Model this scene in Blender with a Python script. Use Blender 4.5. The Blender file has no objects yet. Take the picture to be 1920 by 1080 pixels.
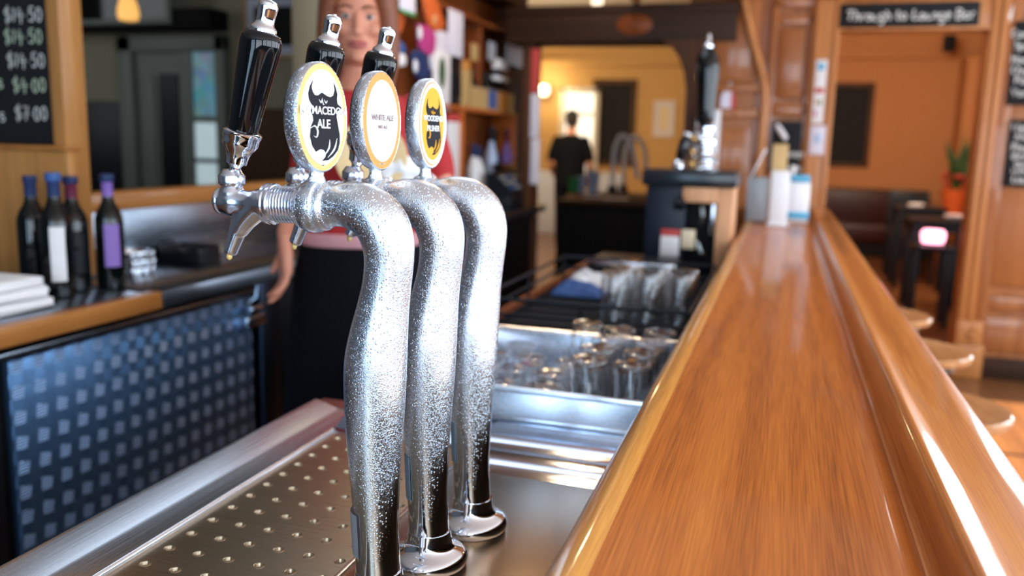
import bpy, bmesh, math, random
from mathutils import Vector, Matrix, Euler
S = bpy.context.scene
COL = S.collection
PI = math.pi
random.seed(7)

# ---------------------------------------------------------------- camera
CAM = Vector((0.0, 0.0, 1.32))
CX = Vector((0.953, 0.302, 0.025))          # world x, y, z axes seen from the camera
def _axes():
    dy = Vector((513.0, 260.0, -1600.0)).normalized()
    l = 0.0256
    dz = Vector((l, 1.0, (l*dy.x + dy.y)/(-dy.z))).normalized()
    dx = dy.cross(dz)
    return dx, dy, dz
DX, DY, DZ = _axes()
ROT = Matrix((DX, DY, DZ))                   # camera space -> world
cam_data = bpy.data.cameras.new('camera')
cam = bpy.data.objects.new('camera', cam_data); COL.objects.link(cam)
cam.matrix_world = Matrix.Translation(CAM) @ ROT.to_4x4()
cam_data.sensor_width = 36.0
cam_data.lens = 30.0
cam_data.clip_start = 0.02
cam_data.dof.use_dof = True
cam_data.dof.focus_distance = 0.93
cam_data.dof.aperture_fstop = 3.0
cam_data.dof.aperture_blades = 0
S.camera = cam
def at(px, py, x=None, y=None, z=None):
    """the point of the place that a sight line meets on one of its planes"""
    d = ROT @ Vector((px-960.0, 540.0-py, -1600.0))
    k = ((x-CAM.x)/d.x) if x is not None else ((y-CAM.y)/d.y) if y is not None else ((z-CAM.z)/d.z)
    return CAM + d*k

# ---------------------------------------------------------------- world, lights, exposure
W = bpy.data.worlds.new('world'); S.world = W; W.use_nodes = True
W.node_tree.nodes['Background'].inputs[0].default_value = (0.72, 0.85, 1.0, 1)
W.node_tree.nodes['Background'].inputs[1].default_value = 1.5
S.view_settings.view_transform = 'Standard'; S.view_settings.look = 'None'
S.view_settings.gamma = 1.0; S.view_settings.use_curve_mapping = False
S.view_settings.exposure = -0.45
try:
    S.cycles.use_denoising = True
    S.cycles.max_bounces = 8; S.cycles.transparent_max_bounces = 12
    S.cycles.caustics_reflective = False; S.cycles.caustics_refractive = False
    S.cycles.sample_clamp_indirect = 6.0
except Exception: pass
def area(name, loc, target, sx, sy, power, color, spread=PI):
    d = bpy.data.lights.new(name, 'AREA'); d.shape = 'RECTANGLE'; d.size = sx; d.size_y = sy
    d.energy = power; d.color = color; d.spread = spread
    o = bpy.data.objects.new(name, d); COL.objects.link(o)
    o.location = loc
    o.rotation_euler = (Vector(target)-Vector(loc)).to_track_quat('-Z', 'Y').to_euler()
    return o
def bulb(name, loc, power, color, r=0.05):
    d = bpy.data.lights.new(name, 'POINT'); d.energy = power; d.color = color; d.shadow_soft_size = r
    o = bpy.data.objects.new(name, d); COL.objects.link(o); o.location = loc
    return o
DAY = (0.80, 0.90, 1.0); WARM = (1.0, 0.72, 0.42)
for _n, _y in (('near', -1.95), ('second', 0.10), ('third', 2.15), ('far', 4.20)):
    area('daylight_right_'+_n, (3.34, _y, 1.62), (0, _y, 1.62), 1.9, 2.1, 110, DAY)
area('daylight_back_right', (1.65, -3.44, 1.62), (1.65, 0, 1.62), 2.8, 2.1, 150, DAY)
area('daylight_back_left', (-0.9, -3.44, 1.62), (-0.9, 0, 1.62), 1.5, 2.1, 75, (0.50, 0.74, 1.0))
area('daylight_street_door', (2.40, 5.70, 1.20), (2.40, 0, 1.20), 1.2, 1.9, 60, DAY)
area('back_bar_ceiling_light', (-1.15, 2.95, 2.86), (-1.15, 2.95, 0), 1.3, 1.5, 20, (0.74, 0.87, 1.0))
area('lounge_fill_light', (0.6, 7.6, 2.7), (1.0, 12.0, 1.2), 0.9, 0.9, 165, (1.0, 0.80, 0.60))  # fill added under the lounge ceiling
area('far_room_light', (-2.6, 8.6, 2.78), (-2.4, 11.2, 0.8), 1.2, 1.2, 165, (1.0, 0.80, 0.50))
bulb('lounge_fill_bulb', (1.75, 8.2, 2.6), 40, (1.0, 0.62, 0.32), 0.12)  # added bulb without a lamp, warms the lounge
bulb('bar_lamp_light', (-1.0, 4.3, 2.75), 45, WARM, 0.10)
area('back_room_light', (-5.4, 3.0, 2.2), (-3.6, 5.0, 1.4), 0.9, 1.0, 9, (0.85, 0.92, 0.95))
sun_d = bpy.data.lights.new('sun', 'SUN'); sun_d.energy = 30.0; sun_d.color = (1.0, 0.86, 0.66); sun_d.angle = 0.01
sun = bpy.data.objects.new('sun', sun_d); COL.objects.link(sun)
sun.rotation_euler = Vector((-1.0, -0.02, -0.86)).to_track_quat('-Z', 'Y').to_euler()

# ---------------------------------------------------------------- materials
MATS = {}
def new_mat(name):
    m = bpy.data.materials.new(name); m.use_nodes = True; MATS[name] = m
    nt = m.node_tree; b = nt.nodes['Principled BSDF']
    return m, nt, b
def plain(name, col, rough=0.5, metal=0.0, spec=0.5, coat=0.0, bump=0.0, bscale=60, emit=None, es=0.0, var=0.06):
    m, nt, b = new_mat(name)
    b.inputs['Roughness'].default_value = rough; b.inputs['Metallic'].default_value = metal
    b.inputs['Specular IOR Level'].default_value = spec; b.inputs['Coat Weight'].default_value = coat
    b.inputs['Coat Roughness'].default_value = 0.06
    tc = nt.nodes.new('ShaderNodeTexCoord'); no = nt.nodes.new('ShaderNodeTexNoise')
    no.inputs['Scale'].default_value = bscale; no.inputs['Detail'].default_value = 4
    nt.links.new(tc.outputs['Object'], no.inputs['Vector'])
    rp = nt.nodes.new('ShaderNodeValToRGB')
    c0 = [max(0, c*(1-var)) for c in col]; c1 = [min(1, c*(1+var)) for c in col]
    rp.color_ramp.elements[0].color = (*c0, 1); rp.color_ramp.elements[1].color = (*c1, 1)
    nt.links.new(no.outputs['Fac'], rp.inputs['Fac']); nt.links.new(rp.outputs['Color'], b.inputs['Base Color'])
    if bump:
        bp = nt.nodes.new('ShaderNodeBump'); bp.inputs['Strength'].default_value = bump; bp.inputs['Distance'].default_value = 0.002
        nt.links.new(no.outputs['Fac'], bp.inputs['Height']); nt.links.new(bp.outputs['Normal'], b.inputs['Normal'])
    if emit:
        b.inputs['Emission Color'].default_value = (*emit, 1); b.inputs['Emission Strength'].default_value = es
    return m
def wood(name, dark, light, axis='y', rough=0.3, coat=0.0, fine=1.0, mid=None):
    m, nt, b = new_mat(name)
    tc = nt.nodes.new('ShaderNodeTexCoord'); mp = nt.nodes.new('ShaderNodeMapping')
    lo, hi = 0.4, 15.0
    mp.inputs['Scale'].default_value = {'x': (lo, hi, hi), 'y': (hi, lo, hi), 'z': (hi, hi, lo)}[axis]
    nt.links.new(tc.outputs['Object'], mp.inputs['Vector'])
    n1 = nt.nodes.new('ShaderNodeTexNoise'); n1.inputs['Scale'].default_value = 1.6*fine; n1.inputs['Detail'].default_value = 6; n1.inputs['Distortion'].default_value = 0.4
    nt.links.new(mp.outputs['Vector'], n1.inputs['Vector'])
    m2 = nt.nodes.new('ShaderNodeMapping'); lo, hi = 9.0, 520.0
    m2.inputs['Scale'].default_value = {'x': (lo, hi, hi), 'y': (hi, lo, hi), 'z': (hi, hi, lo)}[axis]
    nt.links.new(tc.outputs['Object'], m2.inputs['Vector'])
    n2 = nt.nodes.new('ShaderNodeTexNoise'); n2.inputs['Scale'].default_value = 1.0*fine; n2.inputs['Detail'].default_value = 3
    nt.links.new(m2.outputs['Vector'], n2.inputs['Vector'])
    mx = nt.nodes.new('ShaderNodeMix'); mx.data_type = 'FLOAT'; mx.inputs[0].default_value = 0.44
    nt.links.new(n1.outputs['Fac'], mx.inputs[2]); nt.links.new(n2.outputs['Fac'], mx.inputs[3])
    rp = nt.nodes.new('ShaderNodeValToRGB')
    rp.color_ramp.elements[0].position = 0.34; rp.color_ramp.elements[1].position = 0.66
    rp.color_ramp.elements[0].color = (*dark, 1); rp.color_ramp.elements[1].color = (*light, 1)
    if mid:
        e = rp.color_ramp.elements.new(0.5); e.color = (*mid, 1)
    nt.links.new(mx.outputs[0], rp.inputs['Fac']); nt.links.new(rp.outputs['Color'], b.inputs['Base Color'])
    b.inputs['Roughness'].default_value = rough; b.inputs['Specular IOR Level'].default_value = 0.25
    b.inputs['Coat Weight'].default_value = coat; b.inputs['Coat Roughness'].default_value = 0.06
    bp = nt.nodes.new('ShaderNodeBump'); bp.inputs['Strength'].default_value = 0.05; bp.inputs['Distance'].default_value = 0.001
    nt.links.new(n2.outputs['Fac'], bp.inputs['Height']); nt.links.new(bp.outputs['Normal'], b.inputs['Normal'])
    return m
def steel(name, col, rough, axis='y', streak=0.10, bump=0.04):
    m, nt, b = new_mat(name)
    tc = nt.nodes.new('ShaderNodeTexCoord'); mp = nt.nodes.new('ShaderNodeMapping')
    lo, hi = 6.0, 700.0
    mp.inputs['Scale'].default_value = {'x': (lo, hi, hi), 'y': (hi, lo, hi), 'z': (hi, hi, lo)}[axis]
    nt.links.new(tc.outputs['Object'], mp.inputs['Vector'])
    n = nt.nodes.new('ShaderNodeTexNoise'); n.inputs['Scale'].default_value = 1; n.inputs['Detail'].default_value = 3
    nt.links.new(mp.outputs['Vector'], n.inputs['Vector'])
    mr = nt.nodes.new('ShaderNodeMapRange'); mr.inputs['To Min'].default_value = max(0.02, rough-streak); mr.inputs['To Max'].default_value = rough+streak
    nt.links.new(n.outputs['Fac'], mr.inputs['Value']); nt.links.new(mr.outputs['Result'], b.inputs['Roughness'])
    bp = nt.nodes.new('ShaderNodeBump'); bp.inputs['Strength'].default_value = bump; bp.inputs['Distance'].default_value = 0.0006
    nt.links.new(n.outputs['Fac'], bp.inputs['Height']); nt.links.new(bp.outputs['Normal'], b.inputs['Normal'])
    b.inputs['Base Color'].default_value = (*col, 1); b.inputs['Metallic'].default_value = 1.0
    return m
def chrome_wet(name):
    """chrome beaded with condensation on its upper part, wiped clean near the foot"""
    m, nt, b = new_mat(name); N = nt.nodes; L = nt.links
    b.inputs['Base Color'].default_value = (0.82, 0.89, 0.98, 1); b.inputs['Metallic'].default_value = 1.0
    tc = N.new('ShaderNodeTexCoord'); sp = N.new('ShaderNodeSeparateXYZ'); L.new(tc.outputs['Object'], sp.inputs[0])
    big = N.new('ShaderNodeTexNoise'); big.inputs['Scale'].default_value = 22; big.inputs['Detail'].default_value = 3
    mpv = N.new('ShaderNodeMapping'); mpv.inputs['Scale'].default_value = (1, 1, 0.12); L.new(tc.outputs['Object'], mpv.inputs[0]); L.new(mpv.outputs[0], big.inputs['Vector'])
    mul = N.new('ShaderNodeMath'); mul.operation = 'MULTIPLY_ADD'; mul.inputs[1].default_value = 0.30; L.new(big.outputs['Fac'], mul.inputs[0]); L.new(sp.outputs['Z'], mul.inputs[2])
    wet = N.new('ShaderNodeMapRange'); wet.inputs['From Min'].default_value = 0.25; wet.inputs['From Max'].default_value = 0.33; L.new(mul.outputs[0], wet.inputs['Value'])
    def drops(scale, lo, hi):
        v = N.new('ShaderNodeTexVoronoi'); v.inputs['Scale'].default_value = scale; v.inputs['Randomness'].default_value = 1.0
        L.new(tc.outputs['Object'], v.inputs['Vector'])
        r = N.new('ShaderNodeMapRange'); r.interpolation_type = 'SMOOTHSTEP'
        r.inputs['From Min'].default_value = hi; r.inputs['From Max'].default_value = lo
        L.new(v.outputs['Distance'], r.inputs['Value'])
        return r, v
    d1, v1 = drops(420, 0.10, 0.46); d2, v2 = drops(900, 0.10, 0.50)
    # only some of the cells of the large pattern hold a bead
    th = N.new('ShaderNodeSeparateColor'); L.new(v1.outputs['Color'], th.inputs[0])
    gt = N.new('ShaderNodeMath'); gt.operation = 'GREATER_THAN'; gt.inputs[1].default_value = 0.55; L.new(th.outputs[0], gt.inputs[0])
    m1 = N.new('ShaderNodeMath'); m1.operation = 'MULTIPLY'; L.new(d1.outputs[0], m1.inputs[0]); L.new(gt.outputs[0], m1.inputs[1])
    m2 = N.new('ShaderNodeMath'); m2.operation = 'MULTIPLY_ADD'; m2.inputs[1].default_value = 0.22; L.new(d2.outputs[0], m2.inputs[0]); L.new(m1.outputs[0], m2.inputs[2])
    hh = N.new('ShaderNodeMath'); hh.operation = 'MULTIPLY'; L.new(m2.outputs[0], hh.inputs[0]); L.new(wet.outputs[0], hh.inputs[1])
    bp = N.new('ShaderNodeBump'); bp.inputs['Strength'].default_value = 0.65; bp.inputs['Distance'].default_value = 0.0011
    L.new(hh.outputs[0], bp.inputs['Height']); L.new(bp.outputs['Normal'], b.inputs['Normal'])
    rr = N.new('ShaderNodeMapRange'); rr.inputs['To Min'].default_value = 0.05; rr.inputs['To Max'].default_value = 0.27
    L.new(wet.outputs[0], rr.inputs['Value']); L.new(rr.outputs[0], b.inputs['Roughness'])
    return m
def glass(name, col=(0.95, 0.98, 1.0), rough=0.0, ior=1.45, trans=1.0):
    m, nt, b = new_mat(name)
    b.inputs['Base Color'].default_value = (*col, 1); b.inputs['Transmission Weight'].default_value = trans
    b.inputs['Roughness'].default_value = rough; b.inputs['IOR'].default_value = ior
    tc = nt.nodes.new('ShaderNodeTexCoord'); no = nt.nodes.new('ShaderNodeTexNoise'); no.inputs['Scale'].default_value = 40
    nt.links.new(tc.outputs['Object'], no.inputs['Vector'])
    bp = nt.nodes.new('ShaderNodeBump'); bp.inputs['Strength'].default_value = 0.03; bp.inputs['Distance'].default_value = 0.001
    nt.links.new(no.outputs['Fac'], bp.inputs['Height']); nt.links.new(bp.outputs['Normal'], b.inputs['Normal'])
    return m
def thin_glass(name):
    m = bpy.data.materials.new(name); m.use_nodes = True; MATS[name] = m
    nt = m.node_tree; N = nt.nodes; L = nt.links
    N.remove(N['Principled BSDF']); out = N['Material Output']
    tr = N.new('ShaderNodeBsdfTransparent'); tr.inputs[0].default_value = (0.97, 0.98, 0.985, 1)
    gl = N.new('ShaderNodeBsdfGlossy'); gl.inputs['Roughness'].default_value = 0.03; gl.inputs['Color'].default_value = (1, 1, 1, 1)
    fr = N.new('ShaderNodeLayerWeight'); fr.inputs['Blend'].default_value = 0.5
    tc = N.new('ShaderNodeTexCoord'); no = N.new('ShaderNodeTexNoise'); no.inputs['Scale'].default_value = 60; L.new(tc.outputs['Object'], no.inputs['Vector'])
    bp = N.new('ShaderNodeBump'); bp.inputs['Strength'].default_value = 0.15; bp.inputs['Distance'].default_value = 0.002; L.new(no.outputs['Fac'], bp.inputs['Height'])
    L.new(bp.outputs['Normal'], gl.inputs['Normal']); L.new(bp.outputs['Normal'], fr.inputs['Normal'])
    mx = N.new('ShaderNodeMixShader'); pw = N.new('ShaderNodeMath'); pw.operation = 'POWER'; pw.inputs[1].default_value = 2.6; L.new(fr.outputs['Facing'], pw.inputs[0]); ad = N.new('ShaderNodeMath'); ad.operation = 'MULTIPLY_ADD'; ad.inputs[1].default_value = 0.85; ad.inputs[2].default_value = 0.06; L.new(pw.outputs[0], ad.inputs[0]); L.new(ad.outputs[0], mx.inputs[0]); L.new(tr.outputs[0], mx.inputs[1]); L.new(gl.outputs[0], mx.inputs[2]); L.new(mx.outputs[0], out.inputs[0])
    return m
def checker_steel(name):
    """tread plate: a square grid of raised five-bar patches, bars turned in every other patch"""
    m, nt, b = new_mat(name); N = nt.nodes; L = nt.links
    tc = N.new('ShaderNodeTexCoord'); sp = N.new('ShaderNodeSeparateXYZ'); L.new(tc.outputs['Object'], sp.inputs[0])
    def math_(op, a, bb=None, c=None):
        n = N.new('ShaderNodeMath'); n.operation = op
        for i, q in enumerate((a, bb, c)):
            if q is None: continue
            if isinstance(q, (int, float)): n.inputs[i].default_value = q
            else: L.new(q, n.inputs[i])
        return n.outputs[0]
    pitch = 0.062
    def patch(off, flip):
        fu = math_('FRACT', math_('MULTIPLY_ADD', sp.outputs['Y'], 1/pitch, off)); fv = math_('FRACT', math_('MULTIPLY_ADD', sp.outputs['Z'], 1/pitch, off))
        # a leaning square patch
        du = math_('ABSOLUTE', math_('SUBTRACT', math_('MULTIPLY_ADD', fv, -0.18, math_('ADD', fu, 0.09)), 0.5)); dv = math_('ABSOLUTE', math_('SUBTRACT', math_('MULTIPLY_ADD', fu, 0.2, math_('ADD', fv, -0.10)), 0.5))
        inside = math_('LESS_THAN', math_('MAXIMUM', du, dv), 0.265)
        bars = math_('SINE', math_('MULTIPLY', fv if not flip else fu, 2*PI*8.5))
        bars = math_('MULTIPLY_ADD', bars, 0.5, 0.5)
        return inside, math_('MULTIPLY', inside, bars)
    i1, p1 = patch(0.0, False); i2, p2 = patch(0.5, True)
    h = math_('ADD', p1, p2)
    bp = N.new('ShaderNodeBump'); bp.inputs['Strength'].default_value = 0.7; bp.inputs['Distance'].default_value = 0.0025
    L.new(h, bp.inputs['Height']); L.new(bp.outputs['Normal'], b.inputs['Normal'])
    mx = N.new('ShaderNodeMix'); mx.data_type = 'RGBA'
    mx.inputs[6].default_value = (0.12, 0.25, 0.47, 1); mx.inputs[7].default_value = (0.38, 0.60, 0.96, 1)  # light caught by one bar set and blue sheen put into the colours
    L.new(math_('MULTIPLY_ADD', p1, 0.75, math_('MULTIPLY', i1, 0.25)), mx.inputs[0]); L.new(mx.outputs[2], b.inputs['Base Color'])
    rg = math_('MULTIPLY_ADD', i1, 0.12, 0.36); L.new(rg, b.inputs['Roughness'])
    b.inputs['Metallic'].default_value = 0.85
    return m

wood('bar_wood', (0.27, 0.066, 0.007), (0.72, 0.240, 0.034), 'y', 0.36, 0.42, 1.0, (0.54, 0.154, 0.019))
wood('rail_wood', (0.36, 0.105, 0.016), (0.70, 0.28, 0.060), 'y', 0.32, 0.6, 0.9, (0.55, 0.18, 0.032))
wood('lip_wood', (0.46, 0.16, 0.022), (0.84, 0.40, 0.080), 'y', 0.32, 0.6, 1.3)
wood('oak_y', (0.30, 0.11, 0.025), (0.52, 0.22, 0.06), 'y', 0.35, 0.3)
wood('oak_z', (0.33, 0.14, 0.035), (0.56, 0.27, 0.085), 'z', 0.38, 0.2)
wood('panel_wood', (0.26, 0.082, 0.022), (0.44, 0.165, 0.050), 'z', 0.30, 0.5)
wood('panel_wood_x', (0.26, 0.082, 0.022), (0.44, 0.165, 0.050), 'x', 0.30, 0.5)
wood('casing_wood', (0.36, 0.13, 0.034), (0.60, 0.26, 0.085), 'z', 0.38, 0.15)
wood('dark_wood', (0.018, 0.008, 0.004), (0.052, 0.020, 0.008), 'x', 0.6, 0.0)
wood('dark_wood_z', (0.045, 0.017, 0.007), (0.11, 0.042, 0.015), 'z', 0.55, 0.0)
wood('shelf_wood', (0.40, 0.090, 0.014), (0.62, 0.17, 0.030), 'y', 0.4, 0.1)
wood('shelf_back_wood', (0.15, 0.036, 0.009), (0.28, 0.075, 0.018), 'z', 0.45)
wood('floor_wood', (0.10, 0.038, 0.014), (0.25, 0.105, 0.038), 'y', 0.28, 0.2)
wood('stool_wood', (0.36, 0.15, 0.05), (0.58, 0.29, 0.11), 'y', 0.3, 0.5)
wood('pale_wood', (0.55, 0.27, 0.13), (0.76, 0.43, 0.24), 'z', 0.45)
steel('steel', (0.66, 0.71, 0.80), 0.26, 'y')
steel('steel_x', (0.54, 0.62, 0.75), 0.11, 'x', 0.05)
steel('deck_steel', (0.54, 0.42, 0.30), 0.24, 'x', 0.06)  # brown tint stands in for warm timber reflected in the steel
steel('plate_steel', (0.46, 0.37, 0.26), 0.29, 'x', 0.06)
steel('bench_steel', (0.28, 0.33, 0.40), 0.26, 'y')
steel('edge_steel', (0.40, 0.47, 0.58), 0.30, 'y')
steel('dark_steel', (0.05, 0.07, 0.11), 0.34, 'z')
chrome_wet('wet_chrome')
plain('chrome', (0.84, 0.88, 0.95), 0.06, 1.0, var=0.01)
plain('faucet_metal', (0.80, 0.86, 0.98), 0.22, 1.0, var=0.02)
plain('satin_chrome', (0.76, 0.80, 0.87), 0.20, 1.0, var=0.03)
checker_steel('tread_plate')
plain('black_gloss', (0.003, 0.004, 0.005), 0.05, 0, 0.45, 0.0)
plain('pale_metal', (0.92, 0.97, 0.97), 0.3, 0.0)  # near-white colour replaces the window reflections of satin steel
plain('navy_panel', (0.006, 0.010, 0.022), 0.4, 0, 0.3)
plain('slab_black', (0.012, 0.018, 0.024), 0.2, 0, 0.5)
plain('black_matte', (0.006, 0.006, 0.008), 0.7, 0, 0.2)
plain('black_satin', (0.006, 0.008, 0.012), 0.38, 0, 0.28)
plain('slate', (0.009, 0.010, 0.012), 0.7, 0, 0.25, bump=0.05, var=0.3, bscale=9)
plain('chalk', (0.80, 0.82, 0.78), 0.95)
plain('chalk_green', (0.62, 0.74, 0.55), 0.95)
plain('white_paper', (0.80, 0.79, 0.80), 0.75)
plain('lilac_paper', (0.72, 0.70, 0.80), 0.75)
plain('cream_paper', (0.78, 0.66, 0.46), 0.7)
plain('white_plastic', (0.84, 0.85, 0.88), 0.35)
plain('grey_plastic', (0.38, 0.42, 0.46), 0.35)
plain('red', (0.46, 0.022, 0.018), 0.6)
plain('red_print', (0.56, 0.06, 0.05), 0.6)
plain('orange', (0.62, 0.12, 0.025), 0.5)
plain('magenta', (0.48, 0.05, 0.22), 0.45)
plain('navy', (0.012, 0.030, 0.11), 0.5)
plain('blue', (0.04, 0.11, 0.32), 0.5)
plain('sky_blue', (0.10, 0.42, 0.66), 0.5)
plain('green', (0.03, 0.26, 0.07), 0.6)
plain('leaf', (0.028, 0.085, 0.022), 0.5, var=0.3)
plain('maroon', (0.15, 0.020, 0.055), 0.4)
plain('purple', (0.26, 0.15, 0.50), 0.5)
plain('yellow', (0.80, 0.42, 0.03), 0.4)
plain('bottle_green', (0.002, 0.004, 0.004), 0.05, 0, 0.5, 0.0)
plain('cork_tan', (0.58, 0.38, 0.16), 0.6)
plain('carton', (0.52, 0.34, 0.13), 0.7)
plain('carton_orange', (0.62, 0.26, 0.05), 0.7)
plain('towel', (0.86, 0.86, 0.88), 0.95, bump=0.5, bscale=300)
plain('tan_plate', (0.70, 0.50, 0.24), 0.4)
plain('skin', (0.56, 0.25, 0.165), 0.5, bump=0.03)
plain('skin_pale', (0.62, 0.25, 0.155), 0.5, bump=0.03)
plain('hair_red', (0.20, 0.058, 0.022), 0.5, bump=0.6, bscale=120, var=0.4)
plain('hair_dark', (0.012, 0.009, 0.008), 0.6, bump=0.5, bscale=150)
plain('cloth_black', (0.004, 0.0045, 0.007), 0.9, 0, 0.12, bump=0.2, bscale=200)
plain('cloth_red', (0.42, 0.016, 0.018), 0.8, bump=0.2, bscale=200)
plain('cloth_pink', (0.62, 0.30, 0.32), 0.8)
plain('eye_white', (0.45, 0.40, 0.38), 0.2)
plain('eye_dark', (0.02, 0.012, 0.01), 0.2)
plain('lip', (0.44, 0.12, 0.11), 0.45)
plain('badge_white', (0.84, 0.86, 0.88), 0.5, 0, 0.3)
plain('badge_cream', (0.80, 0.52, 0.18), 0.5, 0, 0.3)
plain('badge_peach', (0.78, 0.32, 0.07), 0.5, 0, 0.3)
plain('badge_yellow', (0.84, 0.40, 0.01), 0.5, 0, 0.3)
plain('ink', (0.004, 0.005, 0.010), 0.6, 0, 0.2)
plain('ink_grey', (0.25, 0.17, 0.16), 0.5)
plain('tape', (0.36, 0.52, 0.66), 0.5)
plain('far_wall', (0.60, 0.36, 0.135), 0.75, bump=0.05, bscale=12)
plain('lounge_wall', (0.52, 0.235, 0.085), 0.75, bump=0.05, bscale=12)
plain('dado_white', (0.66, 0.72, 0.90), 0.6)
plain('cream', (0.74, 0.71, 0.66), 0.8)
plain('grey_wall', (0.34, 0.32, 0.23), 0.8)
plain('door_paint', (0.20, 0.23, 0.21), 0.5)
plain('bar_wall', (0.070, 0.072, 0.082), 0.7)
plain('jamb_tan', (0.30, 0.24, 0.15), 0.7)
plain('leather', (0.036, 0.008, 0.007), 0.4, 0, 0.3)
plain('lamp_glow', (1.0, 0.62, 0.22), 0.5, emit=(1.0, 0.50, 0.12), es=1.3)
plain('bulb_glow', (1.0, 0.9, 0.7), 0.5, emit=(1.0, 0.86, 0.6), es=3.0)
plain('pink_glow', (1.0, 0.6, 0.7), 0.5, emit=(1.0, 0.36, 0.50), es=6.0)
plain('window_glow', (0.9, 0.9, 0.9), 0.5, emit=(1.0, 0.93, 0.80), es=1.5)
plain('beer_drop', (0.80, 0.55, 0.15), 0.05, 0.0, 0.6, 0.8)
plain('brass', (0.62, 0.36, 0.12), 0.2, 1.0)
thin_glass('clear_glass')
glass('frosted', (0.86, 0.88, 0.95), 0.45, 1.3, 0.7)
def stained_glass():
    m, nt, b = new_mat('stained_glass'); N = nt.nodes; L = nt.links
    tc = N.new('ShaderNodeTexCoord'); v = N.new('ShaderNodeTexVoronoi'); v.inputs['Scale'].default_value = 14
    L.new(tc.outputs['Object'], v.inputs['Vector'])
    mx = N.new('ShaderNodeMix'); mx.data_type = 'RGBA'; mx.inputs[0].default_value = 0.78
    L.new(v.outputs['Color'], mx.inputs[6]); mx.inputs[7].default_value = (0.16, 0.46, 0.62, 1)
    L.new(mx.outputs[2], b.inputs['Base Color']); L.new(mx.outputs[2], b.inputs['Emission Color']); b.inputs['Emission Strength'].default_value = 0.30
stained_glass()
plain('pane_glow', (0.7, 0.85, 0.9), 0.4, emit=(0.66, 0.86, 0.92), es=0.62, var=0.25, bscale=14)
M = MATS

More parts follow.
